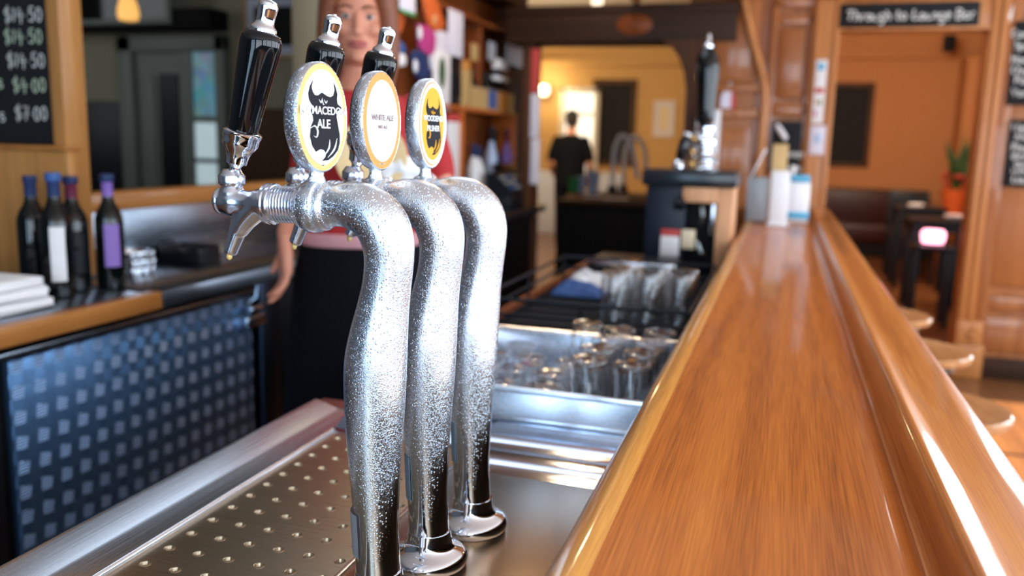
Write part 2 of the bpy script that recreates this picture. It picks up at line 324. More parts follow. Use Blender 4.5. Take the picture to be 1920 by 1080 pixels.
# ---------------------------------------------------------------- helpers
MW = {}                                      # world matrix of every object built here
class MB:
    def __init__(s): s.bm = bmesh.new(); s.mi = 0
    def _new(s, faces):
        for f in faces: f.material_index = s.mi
    def box(s, x0, x1, y0, y1, z0, z1, bev=0.0, mat=None, seg=2):
        r = bmesh.ops.create_cube(s.bm, size=1.0)
        vs = r['verts']
        T = Matrix.Translation(((x0+x1)/2, (y0+y1)/2, (z0+z1)/2)) @ Matrix.Diagonal((abs(x1-x0), abs(y1-y0), abs(z1-z0), 1))
        bmesh.ops.transform(s.bm, matrix=T, verts=vs)
        fs = set(f for v in vs for f in v.link_faces)
        if bev:
            es = set(e for v in vs for e in v.link_edges)
            rb = bmesh.ops.bevel(s.bm, geom=list(es), offset=bev, segments=seg, affect='EDGES', profile=0.5)
            fs = set(f for v in rb['verts'] for f in v.link_faces) | set(f for f in fs if f.is_valid)
            vs = list(set(v for f in fs for v in f.verts))
        if mat is not None: bmesh.ops.transform(s.bm, matrix=mat, verts=vs)
        s._new(fs); return s
    def prism(s, pts, depth, mat=Matrix.Identity(4)):
        """outline in the local xy plane pushed along local z by depth"""
        a = [s.bm.verts.new(mat @ Vector((p[0], p[1], 0))) for p in pts]
        b = [s.bm.verts.new(mat @ Vector((p[0], p[1], depth))) for p in pts]
        n = len(pts); fs = [s.bm.faces.new(a[::-1]), s.bm.faces.new(b)]
        for i in range(n): fs.append(s.bm.faces.new((a[i], a[(i+1) % n], b[(i+1) % n], b[i])))
        s._new(fs); return s
    def lathe(s, prof, mat=Matrix.Identity(4), seg=32, sx=1.0, sy=1.0, caps=True):
        """(radius, height) pairs turned round local z"""
        rings = []; fs = []
        for r, z in prof:
            if r < 1e-6: rings.append([s.bm.verts.new(mat @ Vector((0, 0, z)))])
            else: rings.append([s.bm.verts.new(mat @ Vector((r*sx*math.cos(2*PI*k/seg), r*sy*math.sin(2*PI*k/seg), z))) for k in range(seg)])
        for A, B in zip(rings, rings[1:]):
            for k in range(seg):
                k2 = (k+1) % seg
                if len(A) == 1 and len(B) == 1: continue
                if len(A) == 1: fs.append(s.bm.faces.new((A[0], B[k2], B[k])))
                elif len(B) == 1: fs.append(s.bm.faces.new((A[k], A[k2], B[0])))
                else: fs.append(s.bm.faces.new((A[k], A[k2], B[k2], B[k])))
        if caps:
            if len(rings[0]) > 1: fs.append(s.bm.faces.new(rings[0][::-1]))
            if len(rings[-1]) > 1: fs.append(s.bm.faces.new(rings[-1]))
        s._new(fs); return s
    def tube(s, pts, rad, seg=12, caps=True, sx=1.0, up=None, closed=False):
        """round (or flattened) tube along points; rad a number or one per point"""
        P = [Vector(p) for p in pts]; n = len(P)
        R = rad if isinstance(rad, (list, tuple)) else [rad]*n
        rings = []; fs = []; ref = Vector(up) if up else None
        T = []
        for i in range(n):
            a = P[i-1] if (i > 0 or closed) else P[i]; b = P[(i+1) % n] if (i < n-1 or closed) else P[i]
            T.append((b-a).normalized())
        if ref is None:
            ref = Vector((0, 0, 1)) if abs(T[0].z) < 0.9 else Vector((1, 0, 0))
        u = (ref - T[0]*ref.dot(T[0])).normalized()
        for i in range(n):
            u = (u - T[i]*u.dot(T[i]))
            u = u.normalized() if u.length > 1e-6 else T[i].orthogonal().normalized()
            w = T[i].cross(u)
            rings.append([s.bm.verts.new(P[i] + u*(R[i]*math.cos(2*PI*k/seg)) + w*(R[i]*sx*math.sin(2*PI*k/seg))) for k in range(seg)])
        m = n if closed else n-1
        for i in range(m):
            A, B = rings[i], rings[(i+1) % n]
            for k in range(seg):
                k2 = (k+1) % seg
                fs.append(s.bm.faces.new((A[k], A[k2], B[k2], B[k])))
        if caps and not closed:
            fs.append(s.bm.faces.new(rings[0][::-1])); fs.append(s.bm.faces.new(rings[-1]))
        s._new(fs); return s
    def ball(s, c, r, sc=(1, 1, 1), seg=16, rot=None):
        m = Matrix.Translation(c) @ (rot.to_matrix().to_4x4() if rot else Matrix.Identity(4)) @ Matrix.Diagonal((r*sc[0], r*sc[1], r*sc[2], 1))
        q = bmesh.ops.create_uvsphere(s.bm, u_segments=seg, v_segments=max(6, seg*2//3), radius=1.0, matrix=m)
        s._new(set(f for v in q['verts'] for f in v.link_faces)); return s
    def sweep(s, prof, a, b, axis='y'):
        """open or closed section (p,q) pushed from a to b: axis y -> (x,z), axis x -> (y,z); closed solid"""
        f = (lambda p, t: Vector((p[0], t, p[1]))) if axis == 'y' else (lambda p, t: Vector((t, p[0], p[1]))) if axis == 'x' else (lambda p, t: Vector((p[0], p[1], t)))
        A = [s.bm.verts.new(f(p, a)) for p in prof]; B = [s.bm.verts.new(f(p, b)) for p in prof]; n = len(prof); fs = []
        for i in range(n): fs.append(s.bm.faces.new((A[i], A[(i+1) % n], B[(i+1) % n], B[i])))
        fs.append(s.bm.faces.new(A[::-1])); fs.append(s.bm.faces.new(B)); s._new(fs); return s
    def quad(s, *pts):
        s._new([s.bm.faces.new([s.bm.verts.new(Vector(p)) for p in pts])]); return s
    def build(s, name, mats, parent=None, local=False, smooth=True, loc=None, ang=38):
        """ONE mesh object; coordinates are world ones unless local"""
        bmesh.ops.recalc_face_normals(s.bm, faces=s.bm.faces)
        me = bpy.data.meshes.new(name)
        if not isinstance(mats, (list, tuple)): mats = [mats]
        for mm in mats: me.materials.append(M[mm] if isinstance(mm, str) else mm)
        o = bpy.data.objects.new(name, me); COL.objects.link(o)
        if parent is not None:
            o.parent = parent; MW[o] = MW[parent].copy()
        else:
            MW[o] = Matrix.Translation(loc) if loc is not None else Matrix.Identity(4)
            if loc is not None: o.location = loc
        if not local: bmesh.ops.transform(s.bm, matrix=MW[o].inverted(), verts=s.bm.verts)
        ngon = [f for f in s.bm.faces if len(f.verts) > 4]
        if ngon: bmesh.ops.triangulate(s.bm, faces=ngon)
        s.bm.to_mesh(me); s.bm.free()
        if smooth:
            me.polygons.foreach_set('use_smooth', [True]*len(me.polygons))
            try: me.set_sharp_from_angle(angle=math.radians(ang))
            except Exception: pass
        return o
def tag(o, label, cat, group=None, kind=None):
    o['label'] = label; o['category'] = cat
    if group: o['group'] = group
    if kind: o['kind'] = kind
    return o
def thing(name, label, cat, loc=(0, 0, 0), rz=0.0, group=None):
    o = bpy.data.objects.new(name, None); COL.objects.link(o); o.empty_display_size = 0.05
    o.location = loc; o.rotation_euler = (0, 0, rz)
    MW[o] = Matrix.Translation(loc) @ Matrix.Rotation(rz, 4, 'Z')
    return tag(o, label, cat, group)
def structure(o, label=None):
    o['kind'] = 'structure'
    if label: o['label'] = label
    return o
def copy_tree(o, parent=None, label=None, loc=None, rz=None):
    c = o.copy(); COL.objects.link(c)
    if parent is not None: c.parent = parent
    if loc is not None: c.location = loc
    if rz is not None: c.rotation_euler = (0, 0, rz)
    if label: c['label'] = label
    MW[c] = MW.get(parent, Matrix.Identity(4)).copy() if parent is not None else Matrix.Translation(c.location) @ Matrix.Rotation(c.rotation_euler.z, 4, 'Z')
    for ch in [q for q in COL.objects if q.parent == o]: copy_tree(ch, c)
    return c
def align(z_dir, origin, x_hint=(1, 0, 0)):
    z = Vector(z_dir).normalized(); x = Vector(x_hint); x = (x - z*x.dot(z)).normalized(); y = z.cross(x)
    m = Matrix((x, y, z)).transposed().to_4x4(); m.translation = Vector(origin); return m
def smooth_path(pts, n=6):
    """Catmull-Rom through the points (tuples of any length)"""
    out = []
    P = [tuple(p) for p in pts]
    for i in range(len(P)-1):
        p0 = P[max(i-1, 0)]; p1 = P[i]; p2 = P[i+1]; p3 = P[min(i+2, len(P)-1)]
        for k in range(n):
            t = k/n
            out.append(tuple(0.5*((2*b)+(-a+c)*t+(2*a-5*b+4*c-d)*t*t+(-a+3*b-3*c+d)*t**3) for a, b, c, d in zip(p0, p1, p2, p3)))
    out.append(P[-1]); return out

# chalk lettering: strokes on a unit grid (x to the right, y up, capitals 1 high)
def arc(cx, cy, rx, ry, a0, a1, n=8):
    return [(cx+rx*math.cos(math.radians(a0+(a1-a0)*k/n)), cy+ry*math.sin(math.radians(a0+(a1-a0)*k/n))) for k in range(n+1)]
GL = {
 'T': (0.7, [[(0, .96), (.72, 1.0)], [(.36, 1), (.30, 0)]]), 'h': (0.55, [[(.08, 1), (.04, 0)], [(.05, .38)]+arc(.26, .40, .19, .2, 170, 0)+[(.45, 0)]]),
 'r': (0.42, [[(.06, .62), (.05, 0)], [(.05, .38), (.18, .58), (.38, .60)]]), 'o': (0.55, [arc(.27, .30, .22, .30, 90, 450, 14)]),
 'u': (0.55, [[(.05, .6)]+arc(.25, .22, .2, .22, 180, 360)+[(.45, .6), (.47, 0)]]), 'g': (0.55, [arc(.25, .32, .2, .28, 40, 400, 12), [(.46, .6), (.46, -.2)]+arc(.25, -.22, .21, .2, 0, -150)]),
 't': (0.42, [[(.20, .95), (.17, .1), (.30, 0), (.38, .08)], [(0, .62), (.40, .66)]]), 'L': (0.62, [[(.20, 1), (.08, .06), (.25, .02), (.60, .06)]]),
 'n': (0.55, [[(.06, .6), (.05, 0)], [(.05, .38)]+arc(.26, .38, .19, .22, 170, 0)+[(.45, 0)]]), 'e': (0.52, [[(.06, .32), (.44, .36)]+arc(.25, .31, .2, .3, 10, 310, 12)]),
 'B': (0.66, [[(.10, 1), (.05, 0)], [(.0, .98)]+arc(.28, .76, .26, .23, 90, -80)+[(.08, .52)]+arc(.30, .27, .32, .26, 80, -90)+[(.02, .0)]]), 'a': (0.55, [arc(.25, .3, .2, .28, 30, 390, 12), [(.46, .6), (.48, 0)]]),
 '$': (0.6, [arc(.28, .70, .22, .2, 40, 270, 9)+arc(.28, .28, .24, .22, 90, -140, 9), [(.34, 1.12), (.22, -.14)]]), '1': (0.32, [[(.06, .82), (.2, 1), (.14, 0)]]),
 '4': (0.62, [[(.30, 1), (.05, .42), (.55, .46)], [(.44, .74), (.36, -.1)]]), '.': (0.26, [[(.08, .42), (.16, .46)]]), '5': (0.58, [[(.50, .98), (.16, .95), (.12, .58)]+arc(.25, .30, .24, .3, 110, -140)]),
 '0': (0.58, [arc(.28, .48, .22, .46, 80, 440, 14)]), '7': (0.56, [[(.04, .96), (.52, .98), (.24, 0)], [(.16, .50), (.48, .52)]]), 's': (0.45, [arc(.24, .45, .16, .15, 40, 250, 7)+arc(.22, .16, .18, .16, 80, -140, 7)]),
 'C': (0.62, [arc(.34, .5, .3, .5, 55, 305, 12)]), 'l': (0.26, [[(.12, 1), (.08, 0)]]), 'S': (0.58, [arc(.30, .74, .24, .24, 40, 260, 8)+arc(.28, .25, .26, .25, 80, -140, 8)]),
 'p': (0.55, [[(.08, .6), (.04, -.38)], arc(.27, .32, .21, .28, 160, -160, 12)]), 'H': (0.7, [[(.08, 1), (.04, 0)], [(.60, 1), (.56, 0)], [(.06, .5), (.58, .54)]]),
 'm': (0.8, [[(.05, .6), (.04, 0)], [(.04, .4)]+arc(.2, .4, .16, .2, 170, 0)+[(.36, 0)], [(.36, .4)]+arc(.53, .4, .17, .2, 170, 0)+[(.70, 0)]]), 'i': (0.24, [[(.1, .6), (.08, 0)], [(.11, .82), (.13, .86)]]),
 'P': (0.6, [[(.10, 1), (.05, 0)], [(.02, .98)]+arc(.28, .74, .26, .25, 90, -100)+[(.08, .48)]]), 'V': (0.68, [[(.02, 1), (.30, 0), (.64, 1)]]), 'W': (0.95, [[(.02, 1), (.22, 0), (.46, .8), (.66, 0), (.92, 1)]]),
 'A': (0.7, [[(0, 0), (.33, 1), (.62, 0)], [(.12, .38), (.52, .40)]]), 'd': (0.55, [arc(.24, .3, .2, .28, 30, 390, 12), [(.46, 1), (.46, 0)]]), 'w': (0.75, [[(.02, .6), (.18, 0), (.36, .5), (.54, 0), (.72, .6)]]),
 'k': (0.52, [[(.08, 1), (.05, 0)], [(.42, .62), (.08, .28), (.46, 0)]]), 'c': (0.48, [arc(.26, .3, .2, .3, 55, 305, 10)]), 'y': (0.52, [[(.04, .6), (.24, .08)], [(.46, .6), (.10, -.38)]]), 'f': (0.4, [arc(.30, .8, .14, .18, 40, 180, 6)+[(.14, 0)], [(0, .55), (.34, .58)]]), 'b': (0.55, [[(.08, 1), (.05, 0)], arc(.26, .3, .21, .28, 160, -160, 12)]),
}
def chalk(mb, text, mat, size, w=0.09, right=False, jit=0.03):
    """ribbons of chalk on the local xy plane of mat, starting (or ending, right=True) at its origin"""
    adv = sum(0.36 if c == ' ' else GL[c][0]+0.10 for c in text)
    x = -adv if right else 0.0
    rnd = random.Random(hash(len(text))+len(text)*13)
    for c in text:
        if c == ' ': x += 0.36; continue
        wd, st = GL[c]
        dy = rnd.uniform(-jit, jit)
        for s in st:
            P = [Vector(((x+p[0])*size, (p[1]+dy)*size, 0)) for p in s]
            n = len(P); L_, R_ = [], []
            for i in range(n):
                t = (P[min(i+1, n-1)]-P[max(i-1, 0)]).normalized(); nn = Vector((-t.y, t.x, 0))*(w*size/2)
                L_.append(mb.bm.verts.new(mat @ (P[i]+nn+Vector((0, 0, .0008))))); R_.append(mb.bm.verts.new(mat @ (P[i]-nn+Vector((0, 0, .0008)))))
            fs = [mb.bm.faces.new((L_[i], R_[i], R_[i+1], L_[i+1])) for i in range(n-1)]
            mb._new(fs)
        x += wd+0.10
def text_faces(mb, text, size, mat, depth=0.0003):
    """printed capitals, centred on the local origin of mat"""
    cu = bpy.data.curves.new('t', 'FONT'); cu.body = text; cu.size = size; cu.extrude = depth; cu.align_x = 'CENTER'; cu.align_y = 'CENTER'; cu.offset = size*0.018
    o = bpy.data.objects.new('t', cu); COL.objects.link(o)
    dg = bpy.context.evaluated_depsgraph_get(); dg.update()
    me = bpy.data.meshes.new_from_object(o.evaluated_get(dg))
    me.transform(mat)
    n0 = len(mb.bm.faces); mb.bm.from_mesh(me); mb.bm.faces.ensure_lookup_table()
    mb._new(mb.bm.faces[n0:])
    bpy.data.objects.remove(o); bpy.data.curves.remove(cu); bpy.data.meshes.remove(me)
def FACE(p, right, up=(0, 0, 1)):
    """frame on an upright surface: local x along right, y up, z out"""
    r = Vector(right).normalized(); u = Vector(up).normalized(); n = r.cross(u)
    m = Matrix((r, u, n)).transposed().to_4x4(); m.translation = Vector(p); return m

# ---------------------------------------------------------------- the room
XL, XR, YB, YF, ZC = -2.05, 3.25, -3.35, 5.60, 2.90
def slab(name, x0, x1, y0, y1, z0, z1, mat, bev=0):
    return structure(MB().box(x0, x1, y0, y1, z0, z1, bev).build(name, mat))
slab('floor', -6.6, 3.4, -3.5, 12.5, -0.08, 0.0, 'floor_wood')
slab('ceiling', -6.6, 3.4, -3.5, 12.5, ZC, ZC+0.08, 'cream')
# side wall behind the back bar, with the serving hatch cut in it
HY0, HY1, HZ0, HZ1 = 2.10, 3.58, 1.13, 2.45
w = MB()
w.box(XL-0.10, XL, HY1, 6.80, 0, ZC); w.box(-3.72, -3.62, YB, 2.098, 0, ZC)
w.box(XL-0.10, XL, HY0, HY1, 0, HZ0-0.05); w.box(XL-0.10, XL, HY0, HY1, HZ1, ZC)
structure(w.build('wall_left', 'bar_wall'))
# wall on the drinkers' side with its three windows, and the wall behind with two
w = MB(); wins = [(-2.90, -1.00), (-0.85, 1.05), (1.20, 3.10), (3.25, 5.15)]; ys = [YB]
for a, b in wins: ys += [a, b]
ys.append(YF+0.12)
for i in range(0, len(ys), 2): w.box(XR, XR+0.12, ys[i], ys[i+1], 0, ZC)
for a, b in wins: w.box(XR, XR+0.12, a, b, 0, 0.57); w.box(XR, XR+0.12, a, b, 2.67, ZC)
structure(w.build('wall_right', 'bar_wall'))
w = MB(); bw = [(-1.65, -0.15), (0.25, 3.05)]; xs = [-3.62]
for a, b in bw: xs += [a, b]
xs.append(XR)
for i in range(0, len(xs), 2): w.box(xs[i], xs[i+1], YB-0.12, YB, 0, ZC)
for a, b in bw: w.box(a, b, YB-0.12, YB, 0, 0.57); w.box(a, b, YB-0.12, YB, 2.67, ZC)
structure(w.build('wall_back', 'bar_wall'))
k = 0
for a, b in wins:
    k += 1; f = MB()
    for q in (a, (a+b)/2-0.02, b-0.04): f.box(XR+0.02, XR+0.07, q, q+0.04, 0.57, 2.67)
    for q in (0.57, 2.05, 2.63): f.box(XR+0.02, XR+0.07, a, b, q, q+0.04)
    structure(f.build('window_%d' % k, 'door_paint'))
for a, b in bw:
    k += 1; f = MB()
    for q in (a, (a+b)/2-0.02, b-0.04): f.box(q, q+0.04, YB-0.07, YB-0.02, 0.57, 2.67)
    for q in (0.57, 2.05, 2.63): f.box(a, b, YB-0.07, YB-0.02, q, q+0.04)
    structure(f.build('window_%d' % k, 'door_paint'))

# wall at the far end of the bar: timber panelling with the service opening and the lounge doorway
w = MB()
w.box(-0.63, 0.235, YF, YF+0.12, 0, ZC)
w.box(0.235, 1.07, YF, YF+0.12, 2.03, ZC)
w.box(1.07, 1.75, YF, YF+0.12, 0, ZC); w.box(3.05, XR, YF, YF+0.12, 0, ZC); w.box(1.75, 3.05, YF, YF+0.12, 2.2, ZC)
structure(w.build('wall_front', 'panel_wood'))
# dark beam over the service opening and the curved bracket at its right end
b = MB(); b.box(-1.79, -0.33, YF-0.14, YF+0.14, 1.955, 2.18, 0.01)
b.box(-1.79, -0.33, YF-0.16, YF-0.13, 2.13, 2.18, 0.006)
structure(b.build('trim_1', 'dark_wood'))
br = [(-0.78, 1.965), (-0.72, 1.93), (-0.665, 1.86), (-0.63, 1.77), (-0.61, 1.66), (-0.605, 1.40), (-0.50, 1.40), (-0.50, 1.965)]
structure(MB().prism(br, 0.16, FACE((0, YF-0.001, 0), (1, 0, 0))).build('trim_2', 'dark_wood_z'))
# carved rosette on the beam
structure(MB().lathe([(0.0, 0.022), (0.05, 0.02), (0.10, 0.012), (0.14, 0.0)], align((0, -1, 0), (-0.95, YF-0.14, 2.06)), 24, 0.8, 0.45).build('trim_3', 'shelf_back_wood'))
# column between opening and panel, with the cornice that curls down from the bar canopy
c = MB(); c.box(-0.50, -0.20, YF-0.10, YF, 0, 2.20, 0.012); c.box(-0.52, -0.18, YF-0.13, YF, 1.50, 1.56, 0.01); c.box(-0.52, -0.18, YF-0.13, YF, 1.66, 1.70, 0.01)
c.box(-0.46, -0.24, YF-0.115, YF-0.09, 1.72, 2.12, 0.012); c.box(-0.46, -0.24, YF-0.115, YF-0.09, 1.05, 1.44, 0.012)
structure(c.build('trim_4', 'panel_wood'))
path = smooth_path([(-0.33, YF-0.12, 2.30), (-0.28, YF-0.12, 2.10), (-0.225, YF-0.12, 1.92), (-0.175, YF-0.12, 1.78), (-0.15, YF-0.12, 1.66), (-0.145, YF-0.12, 1.50), (-0.15, YF-0.10, 1.02)], 6)
structure(MB().tube(path, 0.026, 10).build('trim_5', 'casing_wood'))
# canopy over the bar: panelled soffit boards
c = MB(); c.box(-0.95, -0.30, 3.9, YF-0.01, 2.24, 2.34, 0.01); c.box(-0.98, -0.94, 3.88, YF-0.01, 2.20, 2.36, 0.01); c.box(-0.31, -0.27, 3.88, YF-0.01, 2.20, 2.36, 0.01); c.box(-0.95, -0.30, 3.86, 3.90, 2.20, 2.36, 0.01)
c.box(-0.64, -0.58, 3.9, 5.5, 2.34, ZC)
structure(c.build('trim_6', 'shelf_wood'))
# panel left of the doorway
p = MB(); p.box(-0.13, 0.10, YF-0.022, YF, 2.06, 2.12, 0.006); p.box(-0.13, 0.10, YF-0.022, YF, 1.52, 1.60, 0.006); p.box(-0.14, -0.10, YF-0.03, YF, 0.9, 2.2, 0.006)
p.box(0.075, 0.105, YF-0.022, YF, 0.9, 2.2, 0.006); p.box(-0.09, 0.065, YF-0.014, YF, 1.63, 2.04, 0.012); p.box(-0.13, 0.10, YF-0.03, YF, 2.16, 2.24, 0.008)
structure(p.build('trim_7', 'panel_wood'))
# casings of the lounge doorway
c = MB(); c.box(0.105, 0.255, YF-0.05, YF+0.13, 0.0, 2.20, 0.008); c.box(0.12, 0.14, YF-0.058, YF-0.04, 0.3, 2.2, 0.004); c.box(0.222, 0.242, YF-0.058, YF-0.04, 0.3, 2.2, 0.004)
structure(c.build('trim_8', 'casing_wood'))
c = MB(); c.box(1.045, 1.135, YF-0.05, YF+0.13, 0.34, 2.20, 0.008); c.box(1.06, 1.075, YF-0.058, YF-0.04, 0.34, 2.2, 0.003); c.box(1.10, 1.125, YF-0.06, YF-0.04, 0.34, 2.2, 0.003)
c.box(1.04, 1.21, YF-0.055, YF+0.13, 0.0, 0.20, 0.006); c.box(1.045, 1.19, YF-0.06, YF+0.13, 0.20, 0.345, 0.008)
c.prism([(-0.04, 0), (0, -0.04), (0.04, 0), (0, 0.04)], 0.016, FACE((1.145, YF-0.058, 0.272), (1, 0, 0)))
structure(c.build('trim_9', 'casing_wood'))
c = MB(); c.box(0.235, 1.07, YF-0.04, YF+0.13, 2.02, 2.20, 0.008); c.box(0.10, 1.14, YF-0.075, YF, 2.20, 2.26, 0.01); c.box(0.25, 1.05, YF-0.05, YF, 2.015, 2.035, 0.004)
structure(c.build('trim_10', 'casing_wood'))
# panelling right of the doorway
c = MB(); c.box(1.135, 1.205, YF-0.03, YF, 0.2, 2.2, 0.006); c.box(1.20, 1.70, YF-0.03, YF, 2.08, 2.2, 0.006); c.box(1.20, 1.70, YF-0.03, YF, 0.42, 0.50, 0.006)
for q in (1.14,): c.box(q+0.03, q+0.55, YF-0.016, YF, 0.56, 2.02, 0.012); c.box(q+0.03, q+0.55, YF-0.016, YF, 0.16, 0.38, 0.012)
structure(c.build('trim_11', 'panel_wood'))
structure(MB().box(1.21, 1.70, YF-0.035, YF, 0, 0.13, 0.006).build('baseboard_front', 'dark_wood'))
# glazed street door further right
c = MB(); c.box(1.68, 1.76, YF-0.04, YF+0.12, 0, 2.28, 0.008); c.box(3.04, 3.12, YF-0.04, YF+0.12, 0, 2.28, 0.008); c.box(1.76, 3.04, YF-0.04, YF+0.12, 2.2, 2.28, 0.008); c.box(2.38, 2.42, YF+0.01, YF+0.06, 0.02, 2.2); c.box(1.76, 3.04, YF+0.01, YF+0.06, 0.02, 0.22)
structure(c.build('door_3', 'casing_wood'))
# post with the notices at the left of the service opening
structure(MB().box(-1.69, -1.615, YF-0.08, YF+0.12, 0.8825, 1.954, 0.006).build('trim_12', 'dark_wood_z'))

# rooms beyond: far room, lounge
slab('wall_far', -5.0, 3.4, 12.3, 12.4, 0, ZC, 'far_wall')
slab('wall_lounge_end', -0.12, 2.4, 12.27, 12.30, 0, ZC, 'lounge_wall')
slab('wall_lounge_left', -0.22, -0.12, YF+0.12, 12.3, 0, ZC, 'lounge_wall')
slab('wall_lounge_right', 2.30, 2.4, YF+0.12, 12.3, 0, ZC, 'lounge_wall')
slab('wall_far_left', -5.1, -5.0, 5.0, 12.4, 0, ZC, 'far_wall')
slab('trim_13', -0.10, 2.28, 12.20, 12.268, 2.50, 2.60, 'lounge_wall', 0.02)
slab('trim_14', -4.98, -0.24, 12.22, 12.298, 2.42, 2.52, 'far_wall', 0.02)
slab('trim_15', -4.98, -2.20, 12.27, 12.298, 0, 0.92, 'dado_white', 0.006)
slab('baseboard_lounge', -0.10, 2.28, 12.24, 12.268, 0, 0.14, 'dark_wood', 0.006)
slab('trim_16', 2.02, 2.295, 11.75, 12.26, 0.0, 2.48, 'lounge_wall', 0.02)
# bright door at the end of the far room
d = MB(); d.box(-3.16, -3.08, 12.22, 12.30, 0, 2.12, 0.01); d.box(-2.66, -2.58, 12.22, 12.30, 0, 2.12, 0.01); d.box(-3.16, -2.58, 12.22, 12.30, 2.04, 2.12, 0.01); d.box(-3.08, -2.66, 12.22, 12.29, 0, 0.82); d.box(-3.08, -2.66, 12.235, 12.29, 1.72, 1.77)
df = structure(d.build('door_1', 'cream'))
g = MB().box(-3.08, -2.66, 12.255, 12.275, 0.82, 2.04).build('pane', 'window_glow', df)

# room behind the hatch
slab('wall_hatch_room', -6.5, -2.16, 5.0, 5.1, 0, ZC, 'grey_wall')
slab('wall_hatch_room_left', -6.6, -6.5, 1.9, 5.1, 0, ZC, 'grey_wall')
slab('wall_hatch_room_near', -6.5, -2.072, 2.062, 2.098, 0, ZC, 'grey_wall')
slab('trim_17', -6.48, -4.42, 4.95, 5.0, 0, 1.53, 'black_satin', 0.01)
slab('trim_18', -3.50, -2.17, 4.96, 5.0, 0, 1.50, 'dark_wood_z', 0.01)
slab('trim_19', -5.6, -3.56, 4.80, 5.0, 1.99, 2.12, 'black_matte', 0.01)  # black box added for the unlit strip of wall over the door
d = MB()
d.box(-4.42, -4.30, 4.93, 5.0, 0, 1.97, 0.01); d.box(-3.64, -3.56, 4.93, 5.0, 0, 1.97, 0.01); d.box(-4.42, -3.56, 4.93, 5.0, 1.86, 1.97, 0.01); d.box(-3.93, -3.83, 4.95, 5.0, 0, 1.86)
d.box(-4.30, -3.93, 4.97, 5.0, 0, 1.86); d.box(-4.27, -4.14, 4.955, 4.975, 0.3, 1.7, 0.01)
d.box(-3.83, -3.64, 4.955, 4.99, 1.40, 1.44); d.box(-3.83, -3.64, 4.955, 4.99, 1.13, 1.16); d.box(-3.83, -3.64, 4.955, 4.99, 0, 0.98)
dd = structure(d.build('door_2', 'door_paint'))
MB().box(-4.10, -3.95, 4.955, 4.972, 0.2, 1.72).build('door_recess', 'black_satin', dd)
MB().box(-3.83, -3.64, 4.965, 4.985, 1.44, 1.86).build('stained_pane', 'stained_glass', dd)
MB().box(-3.83, -3.64, 4.965, 4.985, 0.98, 1.42).build('clear_pane', 'pane_glow', dd)
# hatch frame: timber rail below, pale jamb on the right
structure(MB().box(XL-0.06, XL+0.045, HY0, YF-1.75, 1.075, 1.132, 0.006).build('trim_20', 'oak_y'))
structure(MB().box(XL-0.12, XL+0.03, HY1-0.07, HY1+0.02, HZ0, HZ1, 0.006).build('trim_21', 'jamb_tan'))
# partition at the near end of the hatch, facing the camera, and its corner post
slab('wall_partition', -3.6, -2.071, 2.03, 2.06, 0.88, ZC, 'oak_z')
slab('trim_22', -2.032, -1.985, 1.998, 2.085, 0.885, ZC, 'oak_z', 0.005)

# ---------------------------------------------------------------- the bar counter
BY0, BY1 = -0.45, 5.54
t = thing('bar_counter', 'long polished orange timber bar counter running away from the taps to the end wall', 'bar counter', (0.05, 2.5, 0))
top = [(-0.1282, 0.915), (-0.1282, 0.9712), (-0.124, 0.9706), (-0.112, 0.9697), (-0.07, 0.9675), (0.0, 0.967), (0.08, 0.9668), (0.108, 0.9662), (0.124, 0.9635), (0.138, 0.9570), (0.147, 0.9475), (0.150, 0.943), (0.150, 0.915)]
MB().sweep(top, BY0, BY1).build('counter_top', 'bar_wood', t, ang=50)
lip = [(-0.128, 0.912), (-0.150, 0.914), (-0.164, 0.924), (-0.170, 0.940), (-0.168, 0.957), (-0.160, 0.969), (-0.148, 0.975), (-0.136, 0.9745), (-0.128, 0.9708)]
MB().sweep(lip, BY0, BY1).build('rounded_lip', 'lip_wood', t, ang=60)
rail = [(0.150, 0.90), (0.150, 0.9430), (0.1545, 0.9450), (0.159, 0.9530), (0.163, 0.9680), (0.1665, 0.9815), (0.1705, 0.9880), (0.175, 0.9900), (0.1795, 0.9890), (0.186, 0.9845), (0.194, 0.9795), (0.204, 0.9765), (0.22, 0.9755), (0.25, 0.9740), (0.268, 0.9705), (0.280, 0.963), (0.286, 0.950), (0.283, 0.932), (0.272, 0.92), (0.25, 0.905)]
MB().sweep(rail, BY0, BY1).build('arm_rail', 'rail_wood', t, ang=60)
MB().box(-0.10, 0.20, BY0+0.05, BY1, 0.0, 0.914).build('carcass', 'dark_wood_z', t)

# ---------------------------------------------------------------- stainless drainer under the taps
ZT = 0.81
t = thing('steel_drainer', 'stainless steel drainer bench with a perforated tray that carries the beer taps', 'drainer', (-0.47, 0.9, 0))
Y0, Y1, YR = -0.2, 1.293, 1.445
rim = [(-0.835, 0.74), (-0.835, 0.813), (-0.832, 0.821), (-0.827, 0.8235), (-0.820, 0.823), (-0.781, 0.8105), (-0.775, 0.8092), (-0.745, 0.8075), (-0.734, 0.807), (-0.734, 0.74)]
MB().sweep(rim, Y0, 1.40).build('rim', 'steel', t, ang=25)
lip = [(-0.734, 0.74), (-0.734, 0.8085), (-0.7325, 0.8110), (-0.7295, 0.8122), (-0.7268, 0.8108), (-0.7255, 0.8080), (-0.7255, 0.74)]
MB().sweep(lip, Y0, Y1).build('tray_lip', 'satin_chrome', t, ang=40)
